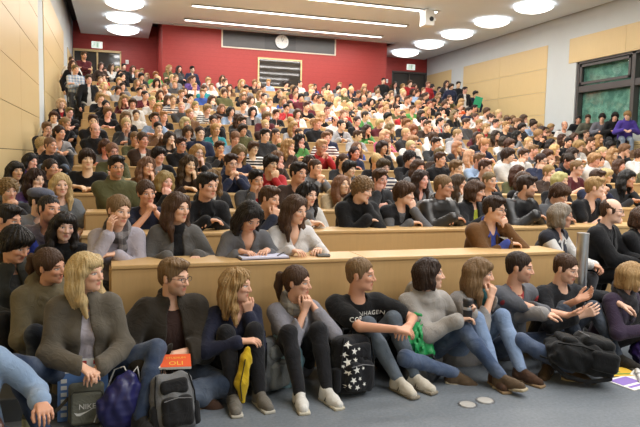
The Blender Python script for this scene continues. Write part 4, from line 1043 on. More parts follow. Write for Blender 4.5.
# ------------------------------------------------------------------ the rest of the audience
TOPS = {}
dk = desk()
POSES = [  # (pose text, figure, top options, inner, garment names)
 ('arms on desk', 0, dict(lean=20, head=(22, 4, 0), hands=dk), dict(neck='crew', th=.018), None, ('sweater', 'knit')),
 ('chin on hand', 0, dict(lean=20, head=(28, 5, 4), hands={1: HEADH['chin'](1), -1: dk[-1]}, pole={1: (.6, -.3, -1)}), dict(neck='crew', th=.016), None, ('top', 'plain')),
 ('cheek on hand', 0, dict(lean=22, head=(10, 8, -8), hands={-1: HEADH['cheek'](-1), 1: dk[1]}, pole={-1: (-.6, -.3, -1)}), dict(neck='collar', th=.026, open=(.03, .07)), dict(sleeve=.2, th=.008, neck='crew'), ('jacket', 'plain')),
 ('hands clasped at mouth', 0, dict(lean=20, head=(20, 6, 0), hands={1: HEADH['clasp'](1), -1: HEADH['clasp'](-1)}, pole={1: (.8, -.2, -1), -1: (-.8, -.2, -1)}), dict(neck='collar', th=.016, sleeve=1.8), None, ('shirt', 'plain')),
 ('forearms on desk', 0, dict(lean=14, head=(16, 2, 0), hands=desk(-.33, .845, .3)), dict(neck='crew', th=.014, sleeve=.55, slr=.006), None, ('t_shirt', 'plain')),
 ('sitting upright', 0, dict(lean=6, head=(26, 2, 0), hands={}), dict(neck='hood', th=.024), None, ('hoodie', 'knit')),
 ('arms on desk', 1, dict(lean=19, head=(24, 4, -3), hands=dk), dict(neck='v', th=.014), None, ('sweater', 'knit')),
 ('cheek on hand', 1, dict(lean=20, head=(20, 6, 8), hands={1: HEADH['cheek'](1), -1: dk[-1]}, pole={1: (.6, -.3, -1)}), dict(neck='crew', th=.014, sleeve=1.8), None, ('top', 'plain')),
 ('sitting upright', 1, dict(lean=8, head=(12, 3, 0), hands={}), dict(neck='lapel', th=.022, open=(.03, .08)), dict(sleeve=.2, th=.008, neck='crew'), ('jacket', 'plain')),
 ('hand at mouth', 1, dict(lean=18, head=(30, 6, 0), hands={-1: HEADH['mouth'](-1), 1: dk[1]}, pole={-1: (-.6, -.3, -1)}), dict(neck='turtle', th=.014), None, ('turtleneck', 'knit')),
 ('looking down', 1, dict(lean=20, head=(6, 26, 0), hands=desk(-.34, .845, .3)), dict(neck='crew', th=.014, sleeve=.6), None, ('t_shirt', 'plain')),
 ('sitting upright', 0, dict(lean=10, head=(5, 3, 0), hands={}), dict(neck='stand', th=.026), None, ('jacket', 'plain')),
 ('leaning forward', 1, dict(lean=30, head=(18, -6, 0), hands=desk(-.38, .845, .1)), dict(neck='hood', th=.022), None, ('hoodie', 'knit')),
 ('forearms on desk', 0, dict(lean=16, head=(34, 4, 0), hands=desk(-.34, .845, .25)), dict(neck='lapel', th=.024, open=(.03, .07)), dict(sleeve=.2, th=.010, neck='collar'), ('blazer', 'plain')),
]
GEO = {}
def crowd_geo(i, kind='seat'):
    if (i, kind) not in GEO:
        txt, f, p, t, inn, gar = POSES[i]
        if kind == 'seat': p = {**p, 'f': f, 'seat': .44, **chair()}
        elif kind == 'step':
            hd = p['hands']
            if 'desk' in txt or 'down' in txt: hd = {}
            p = {**p, 'f': f, 'seat': .0, **knees(.13, -.42, .02, .05), 'hands': {s: (v if len(v) > 4 else ((s * .10, -.36, .40), (-s * .7, -.6, -.2), (0, 0, -1), .4)) for s, v in {1: hd.get(1, (0,)), -1: hd.get(-1, (0,))}.items()}}
        elif kind == 'stand':
            hd = {s: ((s * .24, -.06, .82), (0, -.25, -1), (-s, 0, 0), .45) for s in (1, -1)}
            if i % 3 == 0: hd = {1: ((-.08, -.24, 1.16), (-1, -.1, .1), (0, .3, -1), .4), -1: ((.06, -.26, 1.13), (1, -.1, .1), (0, .4, -1), .4)}
            p = {**p, 'f': f, 'lean': 3, 'hands': hd, **standing()}
        g = geo(p, {'sleeve': 1.95, **t, 'len': .12 if kind == 'stand' else .03}, {}, .0085, .012, kind != 'seat', inn, i)
        GEO[(i, kind)] = g
    return GEO[(i, kind)]
PAL = [('black', '17171a', 20), ('charcoal', '2f3033', 10), ('dark grey', '47484b', 8), ('grey', '77787b', 9), ('pale grey', 'a3a2a4', 6), ('white', 'd6d4d0', 16), ('navy', '232a42', 8), ('blue', '38539a', 2), ('pale blue', '93a9c6', 5), ('dark brown', '3b2c24', 5), ('brown', '6d5038', 3), ('olive', '5a5a3c', 4), ('green', '4f8a48', 1), ('red', 'a8282c', 2), ('maroon', '552028', 4), ('purple', '57407c', 1), ('pink', 'c2607c', 1), ('beige', 'b9a788', 4), ('teal', '2f8a93', 1), ('orange', 'c9582a', .4)]
PC = {n: srgb(h) for n, h, w_ in PAL}
rnd = random.Random(41)
MH = [('short', 6), ('crop', 4), ('mop', 4), ('fringe', 1), ('curly', 1), ('buzz', 1), ('bald', .5)]
FH = [('long', 4), ('longfringe', 3), ('wavy', 3), ('bob', 2), ('bobfringe', 2), ('pony', 3), ('bun', 2)]
HCW = [('blond', 4), ('lightblond', 2.5), ('dirty', 5), ('brown', 6), ('darkbrown', 4.5), ('black', 3), ('red', .3), ('ginger', .25)]
def pick(l): return rnd.choices([q[0] for q in l], [q[-1] for q in l])[0]
USED = {}
AN = lambda w_: 'an ' + w_ if w_[0] in 'aeiou' else 'a ' + w_
def crowd(i, kind, loc, rz, where, colour=None, s=None, hair=None, fabric=None, extra=None):
    txt, f, p, t, inn, gar = POSES[i]
    g = crowd_geo(i, kind)
    col = colour or rnd.choices([q[0] for q in PAL], [q[2] for q in PAL])[0]
    fab = fabric or gar[1]; look = {}
    pat = ''
    if extra is None and fabric is None and gar[0] in ('sweater', 't_shirt', 'top') and rnd.random() < .09: fab = 'stripe'; look_second = PC['white'] if col not in ('white', 'pale grey', 'beige') else PC['navy']; pat = 'striped '
    elif fab == 'plaid': look_second = PC['white']; pat = 'checked '
    spec = (gar[0], PC[col], fab) + ((look_second,) if pat else ())
    look['top'] = spec
    if inn: look['inner'] = ('shirt', PC['white' if extra else rnd.choice(('white', 'white', 'pale grey', 'red', 'pale blue', 'black'))], 'plain')
    look['legs'] = ('trousers', rnd.choice((DDEN, DEN, BLK, c('33343a'))), 'denim')
    hk, hc_ = hair if hair else (pick(FH if f else MH), pick(HCW))
    look['hair'] = (hk, tuple(x * rnd.uniform(.85, 1.15) for x in HC[hc_]))
    look['skin'] = tuple(x * rnd.uniform(.9, 1.08) for x in rnd.choice(SKINC))
    if not f and rnd.random() < .35: look['stubble'] = rnd.uniform(.15, .5)
    if rnd.random() < .2: look['glasses'] = 1
    if f and t['neck'] in ('crew', 'v') and rnd.random() < .14: look['scarf'] = (PC[rnd.choice(('grey', 'purple', 'black', 'beige', 'teal'))], 'knit')
    if kind != 'seat': look['shoes'] = (c('2b2826'), c('4a4642'))
    garment = gar[0].replace('_', '-').replace('t-shirt', 'T-shirt')
    if kind == 'stand': txt = 'arms folded' if i % 3 == 0 else 'standing'
    elif kind == 'step' and ('desk' in txt or 'down' in txt or 'upright' in txt): txt = 'hands on knees'
    label = f'person in {pat}{col} {garment}, {txt}, {where}'
    if extra: label = extra
    return put_person(g, loc, rz, look, label, None, s or rnd.uniform(.95, 1.05))
COLS = {n: {k: (v, None) for k, v in q.items()} for n, q in {4: {0: 'black', 10: 'black'}, 5: {0: 'olive', 1: 'black', 3: 'navy', 4: 'dark brown', 5: 'charcoal', 6: 'charcoal', 8: 'black', 11: 'white', 12: 'navy'}, 6: {1: 'dark brown', 3: 'charcoal', 6: 'red', 8: 'black', 11: 'white'}, 7: {0: 'black', 1: 'olive', 3: 'navy', 4: 'pale blue', 6: 'green', 7: 'maroon', 10: 'white'}, 8: {4: 'teal', 10: 'pink', 13: 'pale grey'}, 9: {1: 'black', 10: 'green'}, 10: {0: 'black', 1: 'white', 7: 'black'}, 11: {1: 'white', 4: 'black', 7: 'black', 8: 'white'}, 12: {2: 'white', 3: 'white', 4: 'white', 5: 'black', 6: 'pale grey', 7: 'pale blue', 9: 'black', 10: 'purple', 11: 'red', 12: 'white', 13: 'white', 14: 'red', 16: 'white', 18: 'white'}}.items()}
COLS[3] = {0: ('olive', 11, ('short', 'black')), 1: ('black', 9, ('bob', 'blond')), 2: ('charcoal', 8, ('wavy', 'dirty')), 3: ('dark grey', 2, ('short', 'black')), 4: ('dark brown', 0, ('short', 'black')), 5: ('beige', 12, ('long', 'dirty')), 6: ('charcoal', 2, ('short', 'brown')), 7: ('grey', 6, ('long', 'darkbrown')), 8: ('white', 9, ('long', 'brown')), 9: ('black', 4, ('crop', 'dirty')), 10: ('black', 8, ('longfringe', 'brown')), 11: ('black', 6, ('bob', 'lightblond')), 12: ('navy', 3, ('short', 'brown')), 13: ('charcoal', 7, ('longfringe', 'black'))}
COLS[4].update({0: ('black', 4, ('mop', 'darkbrown')), 1: ('brown', 7, ('wavy', 'dirty')), 2: ('dark brown', 7, ('wavy', 'brown')), 3: ('navy', 3, ('short', 'darkbrown')), 5: ('grey', 3, ('buzz', 'brown')), 6: ('charcoal', 4, ('mop', 'black'))})
SEATS = {}
def fill_row(n, xs):
    cols = COLS.get(n, {})
    y, z = row_y(n) + .56, tier_z(n)
    last = -1
    for k, x in enumerate(xs):
        i = rnd.randrange(14)
        while i == last: i = rnd.randrange(14)
        last = i
        if k in cols and cols[k][1] is not None: i = cols[k][1]
        crowd(i, 'seat', (x, y + rnd.uniform(-.03, .03), z + rnd.uniform(-.02, .01)), rnd.uniform(-.12, .22), f'{ORD[n-1]} bench row, {ORD[k]} from left aisle', cols[k][0] if k in cols else None, None, cols[k][2] if k in cols and len(cols[k]) > 2 else None)
        SEATS[(n, k)] = (x, y - .1, z + 1.1)
fill_row(3, [-.02, .52, 1.06, 1.53, 2.02, 2.55, 3.06, 3.68, 4.2, 4.72, 5.27, 5.83, 6.38, 6.95])
fill_row(4, [-.32, .36, .91, 1.44, 1.98, 2.55, 3.1, 3.64, 4.21, 4.74, 5.28, 5.84, 6.42, 6.96, 7.52])
for n in range(5, 13):
    rx = random.Random(100 + n); x = row_left(n) + rx.uniform(.22, .55); xs = []; lim = min(12.0, (row_y(n) + .5) * 1.035)
    while x < lim:
        if rx.random() > .04: xs.append(x)
        x += rx.uniform(.53, .64)
    fill_row(n, xs)
# people sitting on the steps of the two aisles
k = 0
for (y, x) in ((7.3, -1.08), (7.9, -.90), (8.6, -1.22), (9.1, -.94), (9.8, -1.24), (10.5, -.98), (11.3, -1.24), (12.0, -1.0), (12.8, -1.26), (13.6, -1.02), (14.5, -1.26), (15.4, -1.04), (16.3, -1.26)):
    crowd((3, 9, 8, 12, 7, 5, 1, 6, 2, 9, 11, 0, 8)[k], 'step', (x, y, aisle_z(y) + .10), .3 + rnd.uniform(-.2, .2), f'left aisle steps, {ORD[k]} above the grey tee', (None, 'purple', 'black', 'charcoal', 'navy', None, 'black', 'pale grey', 'charcoal', None, 'white', None, 'black')[k]); k += 1
k = 0
for n in range(7, 12):
    for x in (12.55, 13.1):
        if n <= 8 and x > 12.8: continue
        crowd(rnd.randrange(14), 'step', (x, row_y(n) + .5, tier_z(n) + .02), -.15 + rnd.uniform(-.2, .2), f'right aisle steps, {ORD[k]} from the front'); k += 1
# standing along the left aisle and the back
def stand(i, x, y, rz, label, top=None, f=None, z=None, s=1.0, hair=None, col=None, fabric=None):
    zz = z if z is not None else (aisle_z(y) if x < -.76 and y < 23 else tier_z(max(1, min(ROWS, int((y - 4.65) / PITCH) + 1))) + (.02 if y > 23.37 else 0))
    return crowd(i, 'stand', (x, y, zz), rz, '', col, s, hair, fabric, label)
stand(3, -1.02, 18.09, .25, 'person in blue checked shirt, arms folded, standing on the left aisle steps', col='pale blue', fabric='plaid', hair=('crop', 'dirty'))
stand(2, -0.68, 17.88, .25, 'person in black jacket over pale shirt standing beside the checked shirt', col='black', hair=('short', 'brown'), z=None)
stand(8, -1.13, 18.87, .2, 'person in black jacket standing against the left wall next to the checked shirt', col='black', hair=('long', 'brown'))
stand(4, -1.22, 19.97, .2, 'person in white T-shirt standing by the left wall behind the checked shirt', col='white', hair=('crop', 'brown'))
stand(0, -0.95, 21.46, .2, 'person in maroon sweater with folded arms near the left back door', col='maroon', hair=('short', 'brown'), s=1.03)
for q, (i, x, y, col, hr, txt) in enumerate(((7, -0.49, 24.18, 'dark brown', ('bob', 'brown'), 'dark brown top, first right of the left wall'), (6, -0.13, 24.32, 'white', ('long', 'brown'), 'white sweater, second from left'), (8, 0.07, 24.87, 'pale grey', ('wavy', 'blond'), 'pale grey jacket, third from left'), (11, 0.30, 24.18, 'black', ('short', 'black'), 'black zipped jacket, fourth from left'), (8, 0.62, 24.46, 'charcoal', ('long', 'brown'), 'charcoal jacket, fifth from left'), (11, 0.97, 25.15, 'beige', ('short', 'blond'), 'beige jacket, against the red recess wall'), (9, 1.87, 23.35, 'olive', ('wavy', 'blond'), 'olive turtleneck, in front of the red corner'), (12, 2.22, 23.42, 'dark grey', ('longfringe', 'darkbrown'), 'dark grey hoodie, right of the olive turtleneck'), (2, 2.70, 23.42, 'navy', ('short', 'black'), 'navy jacket, farthest right of the left standing group'))):
    if y < 23.8: y = 23.66
    stand(i, x, y, .2, f'person in {txt}, standing at the back', col=col, hair=hr, z=tier_z(ROWS) + (.02 if y > 23.37 else 0))
for q, (i, x, y, col, hr, txt) in enumerate(((11, 10.34, 23.50, 'black', ('short', 'black'), 'black jacket, first right of the red wall corner'), (8, 11.22, 24.29, 'charcoal', ('long', 'darkbrown'), 'charcoal jacket, second right of the red corner'), (7, 11.38, 24.87, 'grey', ('wavy', 'dirty'), 'grey top, left of the white hoodie'), (5, 11.80, 24.74, 'white', ('bob', 'blond'), 'white hoodie beside the right doorway'), (4, 11.59, 23.63, 'red', ('mop', 'brown'), 'red T-shirt, left one of two in red'), (5, 12.49, 23.76, 'red', ('short', 'dirty'), 'red hoodie, right one of two in red'), (11, 12.98, 24.32, 'black', ('short', 'black'), 'black zipped jacket right of the red hoodie'), (1, 13.18, 23.50, 'dark grey', ('short', 'brown'), 'dark grey top below the right exit sign'), (8, 12.83, 22.80, 'charcoal', ('long', 'darkbrown'), 'charcoal jacket left of the navy hoodie'), (5, 12.56, 21.97, 'navy', ('mop', 'darkbrown'), 'navy hoodie beside the big black coat'))):
    stand(i, x, y, -.15, f'person in {txt}, standing at the back', col=col, hair=hr, z=tier_z(min(ROWS, int((y - 4.65) / PITCH) + 1)) + (.02 if y > 23.37 else 0))
stand(11, 13.00, 22.14, -.35, 'person in black zipped coat standing by the grey right wall', col='black', hair=('short', 'darkbrown'), s=1.07, z=None)
stand(13, 12.55, 20.91, -.2, 'person in black blazer over white shirt standing against the wooden wall panel', col='black', hair=('short', 'black'), z=None)
GREEN_MAN = stand(1, 13.10, 21.05, -.2, 'person in dark top holding a green folder against the wooden wall panel', col='navy', hair=('mop', 'black'), z=None, s=.94)
# the five on the slatted box below the window, and two beside them
def sit_box(x, y, label, col, top, tk, hair, f=0, head=(-10, 16, 0), legs=BLK, s=1.0, z=2.354, rz=-.6, seat=.005):
    hero(label, (x, y, z - .0), rz, dict(f=f, seat=seat, lean=26, head=head, hands={1: ((.10, -.34, .30), (-.6, -.8, -.2), (0, 0, -1), .45), -1: ((-.10, -.36, .30), (.6, -.8, -.2), (0, 0, -1), .45)}, feet={1: ((.10, -.52, -.40), 5), -1: ((-.10, -.50, -.40), -5)}, kpole={1: (.1, -1, .6), -1: (-.1, -1, .6)}),
         (dict(sleeve=1.97, th=.024, neck=tk), (top, c(col), 'plain')), (dict(), ('jeans', legs, 'denim')), None, .007, s, hair=hair, shoes=(c('2a2a2c'), c('999999')))
sit_box(13.61, 15.997, 'person in black jacket at the far end of the slatted box', '1a1a1c', 'jacket', 'stand', ('crop', HC['black']), rz=-.5)
sit_box(13.562, 15.497, 'person in olive-grey jacket on the slatted box, leaning on forearms', '5d5d50', 'jacket', 'collar', ('short', HC['brown']), legs=DDEN)
sit_box(13.562, 14.925, 'person in grey sweater, middle of the slatted box under the window', '707078', 'sweater', 'crew', ('mop', HC['black']))
sit_box(13.562, 14.438, 'person in black hoodie between grey sweater and purple jacket on the box', '18181a', 'hoodie', 'hood', ('mop', HC['black']))
sit_box(13.537, 13.951, 'person in purple jacket and pale jeans on the slatted box', '51409a', 'jacket', 'stand', ('mop', HC['blond']), legs=c('7b8796'), head=(-30, 14, 0))
crowd(4, 'step', (12.722, 15.522, 2.06), -.4, '', 'white', 1.04, ('bald', 'dirty'), None, 'person in white T-shirt on the right aisle steps near the window')
crowd(4, 'step', (13.05, 14.974, 1.83), -.4, '', 'olive', 1.0, ('crop', 'brown'), None, 'person in olive T-shirt seated below the slatted box under the window')

# the people too many and too far off to tell apart: packed on the right aisle, in the back rows and in the back corners
CV, CF, CC, CH, CM = [], [], [], [], []
CG = {}; FAR_HAIR = {}
def far_person(i, kind, x, y, z, rz, s):
    if (i, kind) not in CG:
        txt, f, p, t, inn, gar = POSES[i]
        if kind == 'seat': p = {**p, 'f': f, 'seat': .44, **chair()}
        elif kind == 'stand': p = {**p, 'f': f, 'lean': 3, 'hands': {q: ((q * .24, -.06, .82), (0, -.25, -1), (-q, 0, 0), .45) for q in (1, -1)}, **standing()}
        else: p = {**p, 'f': f, 'seat': .02, **knees(.13, -.42, .04, .05), 'hands': {q: ((q * .10, -.36, .40), (-q * .7, -.6, -.2), (0, 0, -1), .4) for q in (1, -1)}}
        k = skeleton(p); (V, F), hc_ = body_mesh(k, .017, True)
        CG[(i, kind)] = (k, (V, F, hc_), top_mesh(k, .024, {'sleeve': 1.95, **t}, i), legs_mesh(k, .03, {}, i))
    k, (BV, BF, BH), (TV, TF), (LV, LF) = CG[(i, kind)]; f = POSES[i][1]
    hk = pick(FH if f else MH)
    if hk not in FAR_HAIR: FAR_HAIR[hk] = hair_mesh(hk, .013)
    HV, HF = FAR_HAIR[hk]; HV = HV @ k['Rh'].T + k['H']
    R3 = Rz(rz) * s; T = A(x, y, z)
    cols = (rnd.choice(SKINC), PC[rnd.choices([q[0] for q in PAL], [q[2] for q in PAL])[0]], rnd.choice((DDEN, BLK, c('33343a'))), HC[pick(HCW)])
    for m_, (V, F, H_) in enumerate(((BV, BF, BH), (TV, TF, None), (LV, LF, None), (HV, HF, None))):
        b0 = sum(len(q) for q in CV)
        CV.append(V @ R3.T + T); CF.append(F + b0); CC.append(np.tile(np.array([*cols[m_], 1.0]), (len(V), 1))); CH.append(H_ if H_ is not None else np.full((len(V), 3), 9.0)); CM.append(np.full(len(F), (0, 1, 1, 2)[m_]))
rf = random.Random(7)
for n in range(13, ROWS + 1):                # the six farthest bench rows
    x = row_left(n) + rf.uniform(.22, .55)
    while x < 12.0:
        if rf.random() > .06: far_person(rf.randrange(14), 'seat', x, row_y(n) + .56 + rf.uniform(-.03, .03), tier_z(n), rf.uniform(-.12, .22), rf.uniform(.95, 1.04))
        x += rf.uniform(.53, .64) if x < 7 else rf.uniform(.48, .56)
for n in range(7, 18):                       # right aisle and the strip beside the wall
    for q in range(6):
        x = 12.45 + .27 * q + rf.uniform(-.08, .08); y = row_y(n) + (.98 if q % 2 else .08) + rf.uniform(-.08, .08)
        if n < 11 and x > 12.2 or x > 13.85: continue
        if n < 12 and q % 2 == 0 and rf.random() < .4: continue
        if 12.2 < x and 20.3 < y < 22.6 and x > 12.9: continue
        far_person(rf.randrange(14), 'step', x, y, tier_z(n) + (.10 if q % 2 else .0), rf.uniform(-.5, .1), rf.uniform(.93, 1.0))
for x, y in ((10.9, 25.2), (11.5, 25.0), (11.85, 24.4), (12.3, 24.6), (12.8, 25.4), (12.9, 24.1), (13.5, 24.6), (13.6, 25.5), (-.9, 25.2), (-.4, 25.5), (.4, 25.4), (.75, 25.9), (1.2, 26.0)):
    far_person(rf.randrange(14), 'stand', x, y, tier_z(ROWS) + .02, rf.uniform(-.3, .3), rf.uniform(.93, 1.02))
V = np.concatenate(CV); me = to_mesh('audience_crowd', (V, np.concatenate(CF)), SKIN_V, np.concatenate(CH))
me.materials.append(CLOTH_V); me.materials.append(HAIR_V)
me.polygons.foreach_set('material_index', np.concatenate(CM).astype(np.int32))
at_ = me.color_attributes.new('col', 'FLOAT_COLOR', 'POINT'); at_.data.foreach_set('color', np.concatenate(CC).astype(np.float32).ravel()); me.update()
o = link('audience_crowd', me); o['kind'] = 'stuff'; tagged(o, 'packed crowd of distant listeners along the right aisle and in the back corners', 'crowd')
# ------------------------------------------------------------------ bags, papers and other belongings
from mathutils.bvhtree import BVHTree
def sobj(name, Sd, h, parent, col, fab='plain', noise=None, mat=None):
    VF = Sd.mesh(h, noise)
    if mat is None: o = link(name, to_mesh(name, VF, FAB['plain']), parent, color=col, mat=FAB[fab]); o['second'] = (0.0, 0.0, 0.0)
    else: o = link(name, to_mesh(name, VF, mat), parent)
    o.select_set(False); VFS[o.name] = VF
    return o
VFS = {}
M_PRINT = {k: mat_plain('print_' + k, srgb(v), .7) for k, v in dict(white='e4e2dc', red='b3262a', yellow='e0b43a', orange='d8531f', blue='3f6fb5', black='1a1a1a', green='6d8f3a', violet='8a6fb8', grey='9a9a9a').items()}
def decal(name, polys, target, mat, parent, axis=(0, 1, 0), off=.0025, VF=None):
    """flat outlines (in the target's own x, z) laid onto its surface as a printed mark; polys: lists of points or (verts, faces)"""
    V, F = VF if VF is not None else VFS[target.name]
    bv = BVHTree.FromPolygons([tuple(v) for v in V], [tuple(f) for f in F])
    d = Vector(axis).normalized(); out, fs = [], []
    for vs, faces in polys:
        b0 = len(out)
        for p in vs:
            o_ = Vector(p) - d * .6
            hit = bv.ray_cast(o_, d)
            out.append((hit[0] if hit[0] is not None else Vector(p)) - d * off)
        fs += [tuple(b0 + i for i in f) for f in faces]
    me = bpy.data.meshes.new(name); me.from_pydata([tuple(v) for v in out], [], fs); me.materials.append(mat)
    o = bpy.data.objects.new(name, me); COL.objects.link(o); o.parent = parent
    return o
def star_poly(x, z, r, a0=.3, y=0):
    vs = [(x, y, z)] + [(x + (r if i % 2 == 0 else r * .42) * math.sin(a0 + i * math.pi / 5), y, z + (r if i % 2 == 0 else r * .42) * math.cos(a0 + i * math.pi / 5)) for i in range(10)]
    return vs, [(0, 1 + i, 1 + (i + 1) % 10) for i in range(10)]
def text_polys(txt, size, x, z, y=0, spread=1.0, cut=2):
    cu = bpy.data.curves.new('t', 'FONT'); cu.body = txt; cu.size = size; cu.align_x = 'CENTER'; cu.space_character = spread; cu.resolution_u = 2
    o = bpy.data.objects.new('t', cu); COL.objects.link(o)
    dg = bpy.context.evaluated_depsgraph_get(); me = bpy.data.meshes.new_from_object(o.evaluated_get(dg))
    bm = bmesh.new(); bm.from_mesh(me); bmesh.ops.triangulate(bm, faces=bm.faces[:])
    vs = [(x + v.co.x, y, z + v.co.y) for v in bm.verts]; bm.verts.index_update(); fs = [tuple(v.index for v in f.verts) for f in bm.faces]
    bm.free(); bpy.data.objects.remove(o); bpy.data.curves.remove(cu); bpy.data.meshes.remove(me)
    return [(vs, fs)]
def rect_poly(x0, z0, x1, z1, y=0): return ([(x0, y, z0), (x1, y, z0), (x1, y, z1), (x0, y, z1)], [(0, 1, 2, 3)])
def place(name, label, cat, loc, rot=(0, 0, 0), s=1.0):
    r = root(name, loc, 0, label, cat, None, s); r.rotation_euler = rot; return r

def backpack(label, loc, rot, s, col, col2, strapcol=None, fab='plain'):
    r = place('backpack', label, 'backpack', loc, rot, s); strapcol = strapcol or col
    B = Sdf(); B.box(A(0, .0, .21), (.155, .085, .205), None, .075, 0); B.ell(A(0, -.03, .17), (.15, .095, .16), None, .05)
    body = sobj('body', B, .008, r, col, fab, wrinkle(.010, 24, len(label)))
    P = Sdf(); P.box(A(0, -.105, .135), (.115, .045, .105), None, .04, 0); sobj('front_pocket', P, .007, r, col2, fab, wrinkle(.006, 26, 3))
    P = Sdf(); P.box(A(0, -.082, .31), (.10, .035, .055), None, .03, 0); sobj('top_pocket', P, .007, r, col2, fab, wrinkle(.005, 26, 5))
    for q in (1, -1):
        P = Sdf(); P.box(A(q * .150, -.02, .11), (.028, .06, .085), None, .026, 0); sobj('side_pocket', P, .007, r, col2, fab, wrinkle(.005, 30, 7))
        T = Sdf(); T.chain([A(q * .07, .08, .38), A(q * .09, .125, .30), A(q * .115, .13, .17), A(q * .14, .075, .05)], .014, .01); sobj('shoulder_strap', T, .006, r, strapcol, fab)
        V, F = tube_mesh([([A(q * .12, -.07, .40), A(q * .145, -.085, .26), A(q * .15, -.06, .05)], False)], .006); link('compression_strap', to_mesh('strap', (V, F), FAB['plain']), r, color=c('0d0d0e'))
    V, F = tube_mesh([([A(-.04, .05, .41), A(-.035, .05, .45), A(.035, .05, .45), A(.04, .05, .41)], False)], .008); link('top_handle', to_mesh('handle', (V, F), FAB['plain']), r, color=strapcol)
    V, F = tube_mesh([([A(-.10, -.148, .21), A(0, -.152, .225), A(.10, -.148, .21)], False)], .004); link('zip', to_mesh('zip', (V, F), FAB['plain']), r, color=c('77777a'))
    return r, body
backpack('black and grey hiking backpack standing in front of the cross-legged person', (.335, 3.72, .0), (-.42, 0, .20), .84, c('6f7072'), c('1c1c1e'), c('161617'))
backpack('grey backpack leaning on the bench panel between black trousers and black leggings', (1.03, 4.24, .0), (-.06, .06, .75), .92, c('5a5c5d'), c('707270'), c('4a4c4e'))
r, body = backpack('black backpack printed with white stars in front of the black T-shirt', (1.58, 4.03, 0), (-.12, .10, .28), 1.0, c('15161b'), c('17181d'), c('101013'))
polys = []
rs = random.Random(9)
for x, z, q in ((-.10, .36, .030), (-.12, .29, .022), (-.06, .315, .026), (-.10, .24, .030), (-.045, .255, .018), (-.11, .17, .018), (-.06, .19, .028), (-.02, .33, .014), (-.08, .12, .026), (-.03, .13, .016), (-.11, .08, .02), (-.05, .07, .022), (0, .20, .014), (-.13, .21, .014), (.01, .09, .016)):
    polys.append(star_poly(x, z, q, rs.uniform(0, 1.2), 0))
allV, allF = [], []
for ch in r.children:
    if ch.name.split('.')[0] in ('body', 'front_pocket', 'top_pocket', 'side_pocket') and ch.name in VFS:
        V, F = VFS[ch.name]; allF += [tuple(int(i) + len(allV) for i in f) for f in F]; allV += [tuple(v) for v in V]
d = decal('printed_stars', polys, None, M_PRINT['white'], r, VF=(allV, allF))
# the big dark one lying on the right
r, body = backpack('black backpack lying on its side on the floor next to the papers', (3.60, 3.70, .15), (-1.38, .08, 1.2), 1.2, c('18191b'), c('141517'), c('222326'))

# small shoulder bag with the white tick
r = place('shoulder_bag', 'small grey-green shoulder bag with white tick logo leaning on a blue folder', 'bag', (-.19, 3.98, .0), (-.10, .04, .10), .84)
B = Sdf(); B.box(A(0, 0, .155), (.125, .040, .150), None, .035, 0); body = sobj('body', B, .006, r, c('77776a'), 'plain', wrinkle(.003, 20, 2))
P = Sdf(); P.box(A(0, -.040, .13), (.108, .018, .118), None, .017, 0); pk = sobj('front_pocket', P, .005, r, c('7d7d70'), 'plain', wrinkle(.002, 20, 4))
sw = [(-.085, .105), (-.068, .080), (-.045, .078), (-.005, .098), (.072, .140)]; up = [(-.085, .105), (-.062, .098), (-.042, .098), (-.003, .108), (.072, .140)]
vs = [(x, 0, z) for x, z in sw] + [(x, 0, z) for x, z in up]; n5 = len(sw)
decal('tick_logo', [(vs, [(i, i + 1, n5 + i + 1, n5 + i) for i in range(n5 - 1)])], pk, M_PRINT['white'], pk)
decal('logo_lettering', text_polys('NIKE', .055, 0.005, .125), pk, M_PRINT['white'], pk)
V, F = tube_mesh([([A(-.108, -.052, .23), A(-.104, -.058, .03), A(-.09, -.058, .012), A(.09, -.058, .012), A(.104, -.058, .03), A(.108, -.052, .23), A(.09, -.054, .252), A(-.09, -.054, .252)], True)], .004); link('piping', to_mesh('piping', (V, F), FAB['plain']), r, color=c('4e4e46'))
T = Sdf(); T.chain([A(-.125, .0, .20), A(-.19, -.01, .13), A(-.27, -.03, .09), A(-.33, .05, .03), A(-.30, .16, .02)], .013, .006); sobj('shoulder_strap', T, .006, r, c('4a4438'))
# folder behind it
r = place('folder', 'blue and white printed folder standing behind the grey-green shoulder bag', 'folder', (-.21, 4.06, .0), (-.08, .02, .10))
MB().box((-.15, -.008, 0), (.15, .008, .40), .003).done('cover', mat_plain('folder_blue', srgb('5c7fb5'), .5), r)
b = MB(); b.box((-.135, -.0100, .30), (.135, -.0075, .385)); b.done('white_panel', M_PRINT['white'], r)
b = MB()
for i in range(6): b.box((-.13, -.0100, .03 + .042 * i), (-.095, -.0075, .055 + .042 * i))
b.done('printed_boxes', M_PRINT['white'], r)
b = MB()
for i in range(3): b.box((-.10 + .08 * i, -.0110, .345), (-.06 + .08 * i, -.0095, .37))
b.done('printed_pattern', M_PRINT['red'], r)
# navy drawstring bag
r = place('drawstring_bag', 'shiny navy drawstring bag slumped beside the grey-green shoulder bag', 'bag', (-.01, 3.84, 0), (-.10, .16, .1), .95)
B = Sdf(); B.ell(A(0, 0, .13), (.145, .085, .13), None, 0); B.ell(A(.02, 0, .26), (.09, .055, .10), None, .09); B.ell(A(.03, 0, .345), (.045, .035, .03), None, .03); B.box(A(0, 0, -.10), (.5, .5, .10), None, 0, .01, 's')
sobj('sack', B, .006, r, c('26265c'), 'leather', wrinkle(.009, 30, 12))
V, F = tube_mesh([([A(.03, 0, .345), A(.0, .06, .39), A(-.05, .10, .36), A(-.14, .02, .04)], False), ([A(.04, 0, .345), A(.08, .03, .40), A(.13, .06, .26), A(.13, .02, .03)], False)], .005); link('cord', to_mesh('cord', (V, F), FAB['plain']), r, color=c('c9c7c2'))
